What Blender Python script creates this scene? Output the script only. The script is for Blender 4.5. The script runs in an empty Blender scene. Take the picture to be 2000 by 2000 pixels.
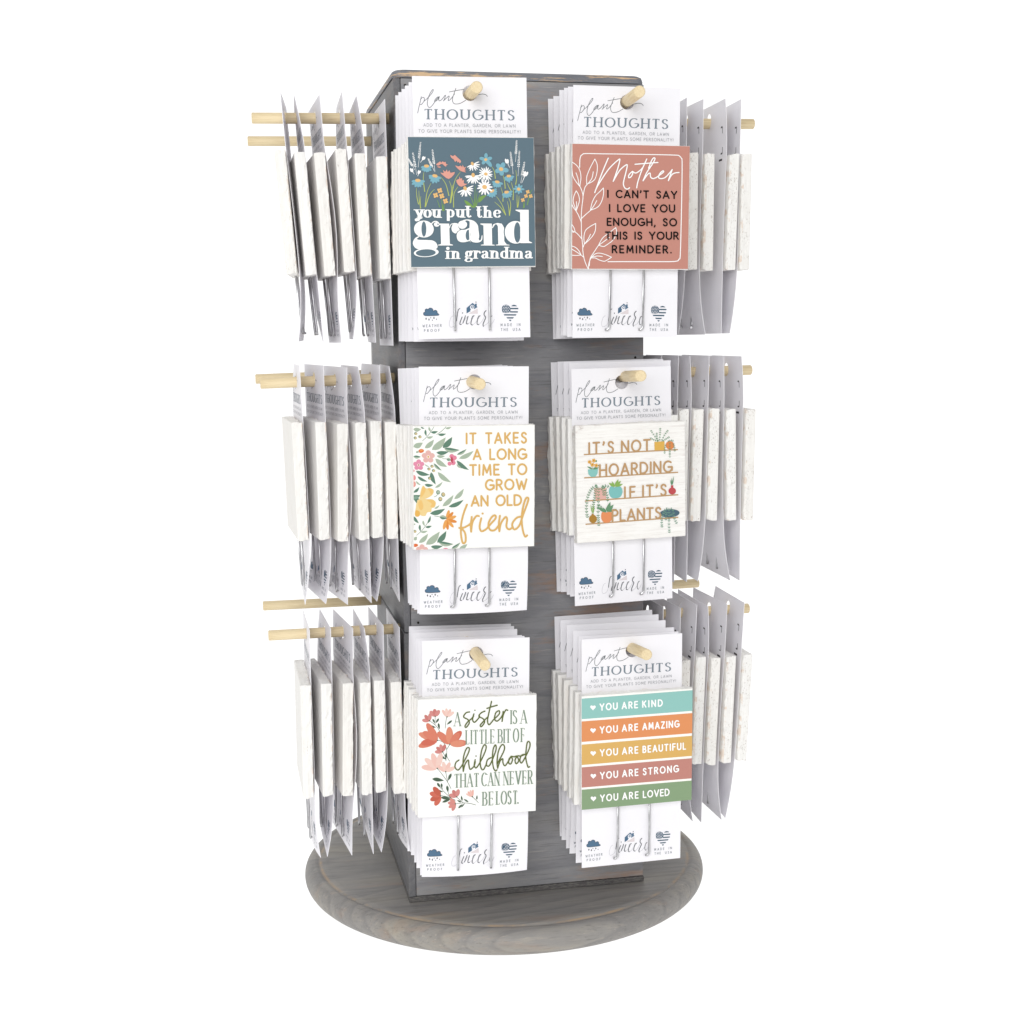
import bpy, bmesh, math, random
from mathutils import Vector, Matrix
random.seed(7)
S = bpy.context.scene
COL = S.collection
# ------------------------------------------------------------------ camera, light, exposure
cam_d = bpy.data.cameras.new("camera"); cam = bpy.data.objects.new("camera", cam_d); COL.objects.link(cam)
cam.location = (-0.2667552, -1.33546282, 0.51035768)
cam.rotation_euler = (1.44705144, 0.01049475, -0.2069657)
cam_d.sensor_width = 36; cam_d.lens = 36 * 2.75601568 / 2; cam_d.clip_start = .01; cam_d.clip_end = 200
S.camera = cam
S.view_settings.view_transform = 'Standard'; S.view_settings.look = 'None'
S.view_settings.exposure = .04; S.view_settings.gamma = 1
S.cycles.max_bounces = 16; S.cycles.diffuse_bounces = 12; S.cycles.glossy_bounces = 6; S.cycles.transmission_bounces = 12
W = bpy.data.worlds.new("World"); S.world = W; W.use_nodes = True
W.node_tree.nodes['Background'].inputs[0].default_value = (1, 1, 1, 1)
W.node_tree.nodes['Background'].inputs[1].default_value = 0.6
def softbox(name, loc, tgt, size, watts, col=(1, 1, 1)):
    l = bpy.data.lights.new(name, 'AREA'); l.shape = 'RECTANGLE'; l.size = size; l.size_y = size; l.energy = watts; l.color = col
    o = bpy.data.objects.new(name, l); COL.objects.link(o); o.location = loc
    o.rotation_euler = (Vector(tgt) - Vector(loc)).to_track_quat('-Z', 'Y').to_euler(); return o
softbox("softbox_front", (-.75, -2.0, 1.05), (0, 0, .36), 1.1, 24)

# ------------------------------------------------------------------ materials
def lin(c):
    return tuple(((v/255)/12.92 if v/255 <= .04045 else ((v/255+.055)/1.055)**2.4) for v in c)
def new_mat(name):
    m = bpy.data.materials.new(name); m.use_nodes = True
    nt = m.node_tree; b = nt.nodes['Principled BSDF']; return m, nt, b
class NT:
    def __init__(s, nt): s.nt = nt
    def n(s, t, **k):
        x = s.nt.nodes.new(t)
        for a, v in k.items(): setattr(x, a, v)
        return x
    def l(s, a, b): s.nt.links.new(a, b)
    def noise(s, vec, scale, detail=4, rough=.6):
        x = s.n('ShaderNodeTexNoise'); x.inputs['Scale'].default_value = scale; x.inputs['Detail'].default_value = detail
        x.inputs['Roughness'].default_value = rough
        if vec: s.l(vec, x.inputs['Vector'])
        return x.outputs['Fac']
    def mapping(s, vec, sc=(1, 1, 1), rot=(0, 0, 0), loc=(0, 0, 0)):
        x = s.n('ShaderNodeMapping'); x.inputs['Scale'].default_value = sc; x.inputs['Rotation'].default_value = rot
        x.inputs['Location'].default_value = loc; s.l(vec, x.inputs['Vector']); return x.outputs[0]
    def ramp(s, fac, stops):
        x = s.n('ShaderNodeValToRGB'); e = x.color_ramp.elements
        while len(e) < len(stops): e.new(.5)
        for i, (p, c) in enumerate(stops):
            e[i].position = p; e[i].color = (c if isinstance(c, tuple) else (c, c, c)) + (1,)
        s.l(fac, x.inputs[0]); return x.outputs[0]
    def mix(s, f, a, b, mode='MIX'):
        x = s.n('ShaderNodeMix', data_type='RGBA', blend_type=mode)
        for inp, v in ((x.inputs[0], f), (x.inputs[6], a), (x.inputs[7], b)):
            if isinstance(v, (int, float)): inp.default_value = v
            elif isinstance(v, tuple): inp.default_value = v + (1,)
            else: s.l(v, inp)
        return x.outputs[2]
    def math(s, op, a, b=0.0):
        x = s.n('ShaderNodeMath', operation=op)
        for inp, v in ((x.inputs[0], a), (x.inputs[1], b)):
            if isinstance(v, (int, float)): inp.default_value = v
            else: s.l(v, inp)
        return x.outputs[0]
    def bump(s, h, strength, dist, bs):
        x = s.n('ShaderNodeBump'); x.inputs['Strength'].default_value = strength; x.inputs['Distance'].default_value = dist
        s.l(h, x.inputs['Height']); s.l(x.outputs[0], bs.inputs['Normal'])
PK = .76      # how bright the lit print reads against its albedo
MATS = {}
def print_mat(rgb):
    k = tuple(rgb)
    if k not in MATS:
        m, nt, b = new_mat("print_%d_%d_%d" % k); g = NT(nt)
        c = tuple(v*(.90 if min(rgb) > 235 else PK) for v in lin(rgb)); tc = g.n('ShaderNodeTexCoord').outputs['Object']
        f = g.noise(g.mapping(tc, (60, 60, 900)), 6, 2)
        g.l(g.mix(f, tuple(v*.965 for v in c), tuple(min(.95, v*1.035) for v in c)), b.inputs['Base Color'])
        b.inputs['Roughness'].default_value = .6; b.inputs['Specular IOR Level'].default_value = .15
        MATS[k] = m
    return MATS[k]
def wood_grey(name, axis, seed=0., tone=1.0, warm=.35, ring_wear=False, edge_wear=None, ring=85., cy=.05, cz=-.16, tint=(1., 1., 1.)):
    """grey-stained pine sawn from a log lying along one axis: growth rings, fibre streaks, worn warm patches"""
    m, nt, b = new_mat(name); g = NT(nt)
    tc = g.n('ShaderNodeTexCoord').outputs['Object']
    al = {'X': (1, 7, 7), 'Y': (7, 1, 7), 'Z': (7, 7, 1)}[axis]
    base = g.mapping(tc, (1, 1, 1), loc=(seed, seed*.7, seed*1.3))
    st = g.mapping(base, al)
    slow = g.noise(g.mapping(base, tuple(.35*q+.6 for q in al)), 2.6, 3, .5)
    sep = g.n('ShaderNodeSeparateXYZ'); g.l(tc, sep.inputs[0]); a = 'XYZ'.index(axis); o1, o2 = [k for k in range(3) if k != a]
    u = g.math('ADD', sep.outputs[o1], cy); v = g.math('ADD', sep.outputs[o2], cz)
    r = g.math('SQRT', g.math('ADD', g.math('MULTIPLY', u, u), g.math('MULTIPLY', v, v)))
    r = g.math('ADD', g.math('MULTIPLY', r, ring), g.math('MULTIPLY', slow, 7.))
    r = g.math('ADD', r, g.math('MULTIPLY', sep.outputs[a], 5.))
    fr = g.math('FRACT', r)
    rings = g.ramp(fr, [(0., .0), (.55, .35), (.86, 1.), (.97, .15), (1., 0.)])
    streak = g.noise(st, 24, 8, .72); fib = g.noise(g.mapping(base, tuple(q*3 if q > 1 else q for q in al)), 26, 5, .7)
    mott = g.noise(g.mapping(base, tuple(.3*q+.8 for q in al)), 7, 5, .6)
    T = lambda c: tuple(q*tone*k_ for q, k_ in zip(lin(c), tint))
    c = g.ramp(mott, [(.28, T((97, 98, 101))), (.5, T((106, 106, 108))), (.72, T((116, 114, 110)))])
    c = g.mix(g.math('MULTIPLY', rings, .34), c, T((74, 75, 82)))
    c = g.mix(g.ramp(streak, [(.32, .26), (.50, 0.)]), c, T((70, 69, 72)))
    c = g.mix(g.ramp(streak, [(.55, 0.), (.75, .30)]), c, T((142, 136, 128)))
    c = g.mix(g.ramp(fib, [(.60, 0.), (.80, .25)]), c, T((60, 58, 60)))
    pore = g.noise(g.mapping(base, tuple(60. if q > 1 else 3. for q in al)), 9, 4, .6)
    c = g.mix(g.ramp(pore, [(.58, 0.), (.68, .35)]), c, T((58, 56, 58)))
    c = g.mix(g.ramp(pore, [(.28, .3), (.38, 0.)]), c, T((150, 144, 136)))
    wn = g.noise(g.mapping(base, tuple(.55*q+.3 for q in al), loc=(3.3, 1, 2)), 9, 6, .7)
    c = g.mix(g.ramp(wn, [(.55, 0.), (.66, warm)]), c, tuple(q*1.25 for q in lin((162, 120, 84))))
    if ring_wear:
        rr = g.math('SQRT', g.math('ADD', g.math('MULTIPLY', sep.outputs[0], sep.outputs[0]), g.math('MULTIPLY', sep.outputs[1], sep.outputs[1])))
        d = g.math('ABSOLUTE', g.math('SUBTRACT', rr, .1824))
        band = g.ramp(g.math('MULTIPLY', d, 380.), [(0., 1.), (.5, .4), (.9, 0.)])
        nn = g.ramp(g.noise(tc, 30, 6, .7), [(.44, 0.), (.60, .75)])
        c = g.mix(g.math('MULTIPLY', band, nn), c, lin((178, 150, 118)))
    if edge_wear:
        zz = g.math('SUBTRACT', sep.outputs[2], edge_wear)
        nn = g.ramp(g.noise(g.mapping(base, (1.3, 1.3, 16)), 15, 6, .72), [(.53, 0.), (.60, .85)])
        c = g.mix(g.math('MULTIPLY', g.ramp(g.math('MULTIPLY', zz, 100.), [(0., 0.), (.25, 1.)]), nn), c, tuple(q*1.2 for q in lin((204, 172, 132))))
    g.l(c, b.inputs['Base Color']); b.inputs['Roughness'].default_value = .52
    b.inputs['Specular IOR Level'].default_value = .3
    g.bump(g.math('ADD', g.math('MULTIPLY', streak, .6), g.math('MULTIPLY', pore, -.8)), .45, .0007, b)
    return m
M_panel = wood_grey("grey_stained_pine_panel", 'X', seed=1.7, tone=2.0, warm=.4, tint=(1.01, 1., .98), ring=60, cy=.35, cz=-.3)
M_side = wood_grey("grey_stained_pine_side", 'Y', seed=4.1, tone=1.1, warm=.1, ring=60, cy=.3, cz=-.3)
M_lid = wood_grey("worn_grey_lid", 'X', seed=9.2, tone=1.45, warm=.0, tint=(.96, .99, 1.04), edge_wear=.7535)
M_base = wood_grey("grey_stained_round_base", 'X', ring_wear=True, seed=2.2, tone=1.85, warm=.14, tint=(1.05, 1., .90), ring=75, cy=.02, cz=.07)
def plain(name, c, rough=.6, spec=.3, metal=0):
    m, nt, b = new_mat(name); b.inputs['Base Color'].default_value = tuple(c) + (1,)
    b.inputs['Roughness'].default_value = rough; b.inputs['Specular IOR Level'].default_value = spec; b.inputs['Metallic'].default_value = metal
    return m
m, nt, b = new_mat("plywood_strip"); g = NT(nt); tc = g.n('ShaderNodeTexCoord').outputs['Object']
f = g.noise(g.mapping(tc, (12, 12, 60)), 20, 5, .7)
g.l(g.ramp(f, [(.35, lin((72, 70, 70))), (.55, lin((104, 102, 100))), (.72, lin((134, 128, 118)))]), b.inputs['Base Color'])
b.inputs['Roughness'].default_value = .9; g.bump(f, .8, .001, b); M_ply = m
m, nt, b = new_mat("birch_dowel"); g = NT(nt); tc = g.n('ShaderNodeTexCoord').outputs['Object']
f = g.noise(g.mapping(tc, (160, 160, 9)), 6, 5, .6); f2 = g.noise(g.mapping(tc, (20, 20, 5)), 5, 3)
g.l(g.mix(f2, g.ramp(f, [(.3, lin((190, 162, 118))), (.5, lin((220, 200, 158))), (.75, lin((234, 218, 182)))]), lin((226, 208, 170))), b.inputs['Base Color'])
b.inputs['Roughness'].default_value = .55; g.bump(f, .3, .0004, b); M_dowel = m
m, nt, b = new_mat("card_stock"); g = NT(nt); tc = g.n('ShaderNodeTexCoord').outputs['Object']
f = g.noise(tc, 40, 3)
g.l(g.mix(f, (.885, .875, .90), (.91, .90, .925)), b.inputs['Base Color']); b.inputs['Roughness'].default_value = .45
b.inputs['Specular IOR Level'].default_value = .35; g.bump(g.noise(tc, 14, 2), .25, .002, b); M_card = m
tr = g.n('ShaderNodeBsdfTranslucent'); tr.inputs[0].default_value = (.90, .885, .92, 1); mx = g.n('ShaderNodeMixShader'); mx.inputs[0].default_value = .12   # thin paper lets light through
g.l(b.outputs[0], mx.inputs[1]); g.l(tr.outputs[0], mx.inputs[2]); g.l(mx.outputs[0], nt.nodes['Material Output'].inputs[0])
def board_mat(name, distressed=False, p0=.645, z0=.50, rw=-.0010):
    m, nt, b = new_mat(name); g = NT(nt); tc = g.n('ShaderNodeTexCoord').outputs['Object']
    oi = g.n('ShaderNodeObjectInfo'); v = g.n('ShaderNodeVectorMath', operation='ADD'); g.l(tc, v.inputs[0])
    cmb = g.n('ShaderNodeCombineXYZ'); g.l(g.math('MULTIPLY', oi.outputs['Random'], 5.), cmb.inputs[0]); g.l(g.math('MULTIPLY', oi.outputs['Random'], 3.), cmb.inputs[2])
    g.l(cmb.outputs[0], v.inputs[1]); P = v.outputs[0]
    grain = g.noise(g.mapping(P, (130, 170, 11) if not distressed else (8, 120, 140)), 4, 5, .65)
    blot = g.noise(P, 34, 4)
    c = g.mix(g.ramp(grain, [(.3, 0.), (.7, 1.)]), (.80, .79, .76), (.90, .895, .875))
    c = g.mix(g.ramp(blot, [(.56, 0.), (.76, .32)]), c, (.72, .67, .60))
    c = g.mix(g.math('MULTIPLY', oi.outputs['Random'], .35), c, (.80, .76, .70))
    pit = g.noise(g.mapping(P, (520, 520, 210)), 2.4, 3, .6)
    zone = g.ramp(g.noise(g.mapping(P, (25, 25, 12), loc=(3, 1, 7)), 3, 3), [(z0, 0.), (z0+.14, 1.)])
    pm = g.math('MULTIPLY', g.ramp(pit, [(p0, 0.), (p0+.07, .75)]), zone)
    # pits only on the sawn edges (normal not along y): faces are printed
    geo = g.n('ShaderNodeTexCoord'); sp = g.n('ShaderNodeSeparateXYZ'); g.l(geo.outputs['Normal'], sp.inputs[0])
    edge = g.math('SUBTRACT', 1., g.math('ABSOLUTE', sp.outputs[1]))
    pm = g.math('MULTIPLY', pm, g.math('GREATER_THAN', edge, .5))
    c = g.mix(pm, c, lin((150, 130, 112)))
    # raw tan wood where paint stops at the back arris
    s2 = g.n('ShaderNodeSeparateXYZ'); g.l(tc, s2.inputs[0])
    raw = g.math('MULTIPLY', g.math('GREATER_THAN', s2.outputs[1], rw), g.ramp(g.noise(P, 90, 4), [(.53, 0.), (.62, .55)]))
    c = g.mix(raw, c, lin((214, 186, 160)))
    if distressed:
        sc = g.noise(g.mapping(P, (12, 100, 190)), 4, 6, .75)
        c = g.mix(g.ramp(sc, [(.52, 0.), (.70, .6)]), c, lin((206, 196, 192)))
        corner = g.noise(g.mapping(P, (30, 30, 60)), 3, 5, .7)
        zz = g.math('ADD', s2.outputs[2], g.math('MULTIPLY', s2.outputs[0], -.35))
        cm = g.math('MULTIPLY', g.ramp(zz, [(.055, 0.), (.072, 1.)]), g.ramp(corner, [(.5, 0.), (.58, .8)]))
        c = g.mix(cm, c, lin((150, 128, 118)))
    g.l(c, b.inputs['Base Color']); b.inputs['Roughness'].default_value = .75
    h = g.math('ADD', grain, g.math('MULTIPLY', pm, -1.5))
    g.bump(h, .55, .0009, b); return m
M_board = board_mat("whitewashed_sawn_wood"); M_board_d = board_mat("distressed_whitewashed_wood", True); M_board_p = board_mat("pitted_whitewashed_wood", False, .60, .40, -.0020)
m, nt, b = new_mat("galvanised_wire"); g = NT(nt); tc = g.n('ShaderNodeTexCoord').outputs['Object']
f = g.noise(g.mapping(tc, (300, 300, 40)), 4, 3)
g.l(g.ramp(f, [(.3, (.42, .42, .43)), (.7, (.66, .66, .67))]), b.inputs['Base Color'])
b.inputs['Metallic'].default_value = 1; b.inputs['Roughness'].default_value = .32; M_wire = m
M_hole = plain("nail_hole_dark", (.02, .018, .016), .9)
# white ground and backdrop: added glow keeps it pure white and hides contact shadows
m, nt, b = new_mat("white_sweep_added_glow"); b.inputs['Base Color'].default_value = (.25, .25, .25, 1)
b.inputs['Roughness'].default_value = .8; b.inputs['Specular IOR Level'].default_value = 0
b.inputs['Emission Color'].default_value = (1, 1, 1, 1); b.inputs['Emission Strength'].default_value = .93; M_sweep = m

# ------------------------------------------------------------------ helpers
def link(name, me, mats, parent=None, loc=None):
    for mm in (mats if isinstance(mats, (list, tuple)) else [mats]): me.materials.append(mm)
    o = bpy.data.objects.new(name, me); COL.objects.link(o)
    if parent: o.parent = parent
    if loc: o.location = loc
    return o
def bm_mesh(name, bm):
    me = bpy.data.meshes.new(name); bm.normal_update(); bm.to_mesh(me); bm.free(); return me
def box_bm(x0, x1, y0, y1, z0, z1, bevel=0, seg=2):
    bm = bmesh.new(); bmesh.ops.create_cube(bm, size=1)
    for v in bm.verts: v.co = Vector(((x0+x1)/2 + v.co.x*(x1-x0), (y0+y1)/2 + v.co.y*(y1-y0), (z0+z1)/2 + v.co.z*(z1-z0)))
    if bevel: bmesh.ops.bevel(bm, geom=bm.edges[:], offset=bevel, segments=seg, affect='EDGES', profile=.5)
    return bm
def smooth(me):
    for p in me.polygons: p.use_smooth = True
    return me
def tag(o, label, cat=None, group=None, kind=None):
    o['label'] = label
    if cat: o['category'] = cat
    if group: o['group'] = group
    if kind: o['kind'] = kind

# ------------------------------------------------------------------ setting: the white sweep
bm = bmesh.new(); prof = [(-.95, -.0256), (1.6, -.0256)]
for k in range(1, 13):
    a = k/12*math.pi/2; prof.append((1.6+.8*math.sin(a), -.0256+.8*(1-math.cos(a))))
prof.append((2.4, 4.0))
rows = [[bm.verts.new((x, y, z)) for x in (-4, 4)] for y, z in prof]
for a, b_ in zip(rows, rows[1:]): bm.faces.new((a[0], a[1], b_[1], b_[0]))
o = link("ground", smooth(bm_mesh("ground", bm)), M_sweep); tag(o, "plain white ground and backdrop under the display, with an added glow", kind='structure')

# ------------------------------------------------------------------ the stand
h = .11; H = .7365; hr = .1113
stand = bpy.data.objects.new("display_stand", None); COL.objects.link(stand); stand.location = (0, 0, -.0255)
tag(stand, "grey stained wooden tower on a round base with light dowel pegs", "display stand")
B = .0255
def part(name, bm, mat, sm=False):
    for v in bm.verts: v.co.z += B
    me = bm_mesh(name, bm)
    if sm: smooth(me)
    return link(name, me, mat, stand)
part("front_panel", box_bm(-h+.0062, hr, -h, -h+.012, .0052, H-.0076, .0006), M_panel)
part("back_panel", box_bm(-h, hr-.0062, h-.012, h, .0052, H-.0076, .0006), M_panel)
o = part("side_panel", box_bm(-h, -h+.0058, -h-.0006, h-.0124, .2502, H-.0076, .0008), M_side)
part("side_panel", box_bm(-h-.0006, -h+.0058, -h-.0012, h-.0124, .0052, .2494, .0008), M_side)
part("side_panel", box_bm(hr-.0058, hr, -h+.0124, h, .0052, H-.0076, .0006), M_side)
part("bottom_strip", box_bm(-h-.0006, hr+.0006, -h-.0012, h+.0006, .0, .0048, .0006), M_ply)
# lid with rounded plan corners and rounded-over edge
bm = bmesh.new(); R = .009; e = h+.0008; ring = []
for cx, cy, a0 in ((e-R, e-R, 0), (-e+R, e-R, 90), (-e+R, -e+R, 180), (e-R, -e+R, 270)):
    for k in range(7):
        a = math.radians(a0+k*15); ring.append((cx+R*math.cos(a), cy+R*math.sin(a)))
layers = [(0, H-.0072), (0, H-.0046), (.0009, H-.0016), (.0028, H-.0003), (.0060, H)]
vs = []
for ins, z in layers:
    s = (e-ins)/e; vs.append([bm.verts.new((x*s+(.0013 if x > 0 else 0), y*s, z)) for x, y in ring])
for a, b_ in zip(vs, vs[1:]):
    for i in range(len(a)): bm.faces.new((a[i], a[(i+1) % len(a)], b_[(i+1) % len(a)], b_[i]))
bm.faces.new(vs[-1]); bm.faces.new(vs[0][::-1])
part("lid", bm, M_lid)
# round base, lathe with a bullnose rim
prof = [(0, 0), (.10, 0), (.175, 0), (.1826, 0), (.1830, -.0007), (.1840, -.0009), (.1850, -.0005), (.1872, -.0001)]
for k in range(0, 13):
    a = math.radians(78 - k*13.2); prof.append((.1855+.0122*math.cos(a), -.0124+.0124*math.sin(a)))
prof += [(.181, -.0248), (.05, -.0252), (0, -.0252)]
bm = bmesh.new(); N = 128; rings = []
for r, z in prof:
    if r == 0: rings.append([bm.verts.new((0, 0, z-.0003))])
    else: rings.append([bm.verts.new((r*math.cos(2*math.pi*k/N), r*math.sin(2*math.pi*k/N), z-.0003)) for k in range(N)])
for a, b_ in zip(rings, rings[1:]):
    for k in range(N):
        k2 = (k+1) % N
        if len(a) == 1: bm.faces.new((a[0], b_[k], b_[k2]))
        elif len(b_) == 1: bm.faces.new((a[k], b_[0], a[k2]))
        else: bm.faces.new((a[k], b_[k], b_[k2], a[k2]))
bmesh.ops.recalc_face_normals(bm, faces=bm.faces[:])
base = part("round_base", bm, M_base, True)
# nail holes on the faces
for (x, y, z, ax) in ((.1035, -h-.0001, .4905, 0), (-h+.0125, -h-.0001, .2585, 0), (-.1, -h-.0001, .723, 0)):
    bm = bmesh.new(); bmesh.ops.create_cone(bm, cap_ends=True, segments=12, radius1=.0011, radius2=.0011, depth=.0005, matrix=Matrix.Translation((x, y, z)) @ Matrix.Rotation(math.pi/2, 4, 'X'))
    part("nail", bm, M_hole)
# pegs
def peg(p0, p1, r=.0047):
    p0 = Vector(p0); p1 = Vector(p1); L = (p1-p0).length; bm = bmesh.new(); n = 20
    prof = [(0, 0), (r, 0), (r, L*.33), (r*1.01, L*.7), (r, L-.0006), (r-.0006, L), (0, L)]; rg = []
    for q, z in prof:
        rg.append([bm.verts.new((0, 0, z))] if q == 0 else [bm.verts.new((q*math.cos(2*math.pi*k/n), q*math.sin(2*math.pi*k/n), z)) for k in range(n)])
    for a, b_ in zip(rg, rg[1:]):
        for k in range(n):
            k2 = (k+1) % n
            if len(a) == 1: bm.faces.new((a[0], b_[k2], b_[k]))
            elif len(b_) == 1: bm.faces.new((a[k], a[k2], b_[0]))
            else: bm.faces.new((a[k], a[k2], b_[k2], b_[k]))
    me = bm_mesh("peg", bm)
    for p in me.polygons: p.use_smooth = len(p.vertices) == 4
    o = link("peg", me, M_dowel, stand)
    o.matrix_local = Matrix.Translation(p0+Vector((0, 0, B))) @ (p1-p0).to_track_quat('Z', 'Y').to_matrix().to_4x4()
    return o
Z1, Z2, Z3 = .7006, .4747, .2464; yn, yf = -.0735, .0712; L = .118
FP = {'TL': ((-.056, .7035), (-.0600, .7025)), 'TR': ((.0828, .7045), (.0715, .7024)), 'ML': (( -.0600, .4755), (-.0605, .4730)),
      'MR': ((.0866, .4735), (.0727, .4775)), 'BL': ((-.0600, .2475), (-.0595, .2445)), 'BR': ((.0845, .2320), (.0780, .2455))}
for k, (a, b_) in FP.items(): peg((a[0], -h+.004, a[1]), (b_[0], -h-L, b_[1]))
for z in (Z1, Z2, Z3):
    for y in (yn, yf):
        t = {Z1: .002, Z2: .003, Z3: 0}[z]
        peg((-h+.004, y, z), (-h-L, y, z-t)); peg((h-.004, y, z), (h+L, y, z+.002))

# ------------------------------------------------------------------ flat print: strokes, shapes and letters as thin meshes
def homog(src, dst):
    A = []; 
    for (x, y), (u, v) in zip(src, dst):
        A.append([x, y, 1, 0, 0, 0, -u*x, -u*y, u]); A.append([0, 0, 0, x, y, 1, -v*x, -v*y, v])
    n = 8
    for i in range(n):
        p = max(range(i, n), key=lambda r: abs(A[r][i])); A[i], A[p] = A[p], A[i]
        for r in range(n):
            if r != i:
                f_ = A[r][i]/A[i][i]
                for c in range(i, n+1): A[r][c] -= f_*A[i][c]
    q = [A[i][8]/A[i][i] for i in range(n)]
    return lambda x, y: ((q[0]*x+q[1]*y+q[2])/(q[6]*x+q[7]*y+1), (q[3]*x+q[4]*y+q[5])/(q[6]*x+q[7]*y+1))
def catmull(P, n=5, closed=False):
    if len(P) < 3: return list(P)
    out = []; m_ = len(P)
    rng = range(m_ if closed else m_-1)
    for i in rng:
        if closed: a, b_, c, d = P[(i-1) % m_], P[i], P[(i+1) % m_], P[(i+2) % m_]
        else: a, b_, c, d = P[max(i-1, 0)], P[i], P[i+1], P[min(i+2, m_-1)]
        for k in range(n):
            t = k/n; t2 = t*t; t3 = t2*t
            out.append(tuple(.5*((2*b_[j])+(-a[j]+c[j])*t+(2*a[j]-5*b_[j]+4*c[j]-d[j])*t2+(-a[j]+3*b_[j]-3*c[j]+d[j])*t3) for j in (0, 1)))
    if not closed: out.append(tuple(P[-1]))
    return out
class Art:
    def __init__(s, corners, x0, x1, z0, z1, y, bend=None, clip=True):
        s.T = homog(corners, [(x0, z1), (x1, z1), (x1, z0), (x0, z0)]); s.b = (x0, x1, z0, z1); s.y = y; s.bend = bend
        s.V = []; s.F = []; s.MI = []; s.cols = []; s.k = 0; s.off = 0.; s.clip = clip; s.dy = 0; s.dx = 0
    def ci(s, col):
        if col not in s.cols: s.cols.append(col)
        return s.cols.index(col)
    def vert(s, p):
        x, z = s.T(p[0]+s.dx, p[1]+s.dy)
        if s.clip: x = min(max(x, s.b[0]+.0001), s.b[1]-.0001); z = min(max(z, s.b[2]+.0001), s.b[3]-.0001)
        y = s.y - s.off
        if s.bend: y += s.bend(x, z)
        s.V.append((x, y, z)); return len(s.V)-1
    def poly(s, P, col, sm=0):
        if sm: P = catmull(P, sm, True)
        s.off += 5e-7; s.F.append([s.vert(p) for p in P]); s.MI.append(s.ci(col))
    def ell(s, cx, cy, rx, ry, col, rot=0, n=18):
        c, d = math.cos(math.radians(rot)), math.sin(math.radians(rot))
        s.poly([(cx+rx*math.cos(a)*c-ry*math.sin(a)*d, cy+rx*math.cos(a)*d+ry*math.sin(a)*c) for a in (2*math.pi*i/n for i in range(n))], col)
    def ribbon(s, P, Wd, col, closed=False, cap=True):
        s.off += 5e-7; ci = s.ci(col); n = len(P); L_ = []; R_ = []
        for i in range(n):
            if closed: a, c = P[(i-1) % n], P[(i+1) % n]
            else: a, c = P[max(i-1, 0)], P[min(i+1, n-1)]
            b_ = P[i]
            d1 = (b_[0]-a[0], b_[1]-a[1]); d2 = (c[0]-b_[0], c[1]-b_[1])
            l1 = math.hypot(*d1) or 1; l2 = math.hypot(*d2) or 1
            tx, ty = d1[0]/l1+d2[0]/l2, d1[1]/l1+d2[1]/l2; tl = math.hypot(tx, ty) or 1; tx /= tl; ty /= tl
            w = (Wd[i] if isinstance(Wd, list) else Wd)/2; s.off += 1.5e-7
            L_.append(s.vert((b_[0]-ty*w, b_[1]+tx*w))); R_.append(s.vert((b_[0]+ty*w, b_[1]-tx*w)))
        for i in range(n if closed else n-1):
            j = (i+1) % n; s.F.append([L_[i], L_[j], R_[j], R_[i]]); s.MI.append(ci)
        if cap and not closed:
            for i in (0, n-1):
                w = (Wd[i] if isinstance(Wd, list) else Wd)/2
                if w > 0: s.ell(P[i][0], P[i][1], w, w, col, n=10)
    def stroke(s, P, w, col, sm=5, closed=False, cap=True):
        """split at sharp corners, ribbon each piece"""
        Q = catmull(P, sm, closed) if sm else list(P)
        if closed: s.ribbon(Q, w, col, True); return
        cur = [Q[0]]
        for i in range(1, len(Q)):
            cur.append(Q[i])
            if 0 < i < len(Q)-1:
                a = math.atan2(Q[i][1]-Q[i-1][1], Q[i][0]-Q[i-1][0]); c = math.atan2(Q[i+1][1]-Q[i][1], Q[i+1][0]-Q[i][0])
                d = abs((c-a+math.pi) % (2*math.pi)-math.pi)
                if d > .8: s.ribbon(cur, w, col, cap=cap); cur = [Q[i]]
        if len(cur) > 1: s.ribbon(cur, w, col, cap=cap)
    def taper(s, P, w0, w1, col, sm=5):
        Q = catmull(P, sm); n = len(Q)-1; s.ribbon(Q, [w0+(w1-w0)*i/n for i in range(n+1)], col, cap=False)
    def leaf(s, x0, y0, x1, y1, w, col, col2=None, curve=0.):
        dx, dy = x1-x0, y1-y0; l_ = math.hypot(dx, dy); nx, ny = -dy/l_, dx/l_; A = []; Bq = []; n = 7
        for i in range(n+1):
            t = i/n; c = curve*l_*math.sin(math.pi*t); hw = w/2*math.sin(math.pi*t**.8)
            px, py = x0+dx*t+nx*c, y0+dy*t+ny*c
            A.append((px+nx*hw, py+ny*hw)); Bq.append((px-nx*hw, py-ny*hw))
        s.poly(A+Bq[-2:0:-1], col)
        if col2:
            Cq = [((a[0]+b_[0])/2, (a[1]+b_[1])/2) for a, b_ in zip(A, Bq)]; s.poly(A+Cq[-2:0:-1], col2)
    def heart(s, cx, cy, r, col):
        P = []
        for i in range(24):
            t = 2*math.pi*i/24; P.append((cx+r*(16*math.sin(t)**3)/16, cy-r*(13*math.cos(t)-5*math.cos(2*t)-2*math.cos(3*t)-math.cos(4*t))/16))
        s.poly(P, col)
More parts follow.
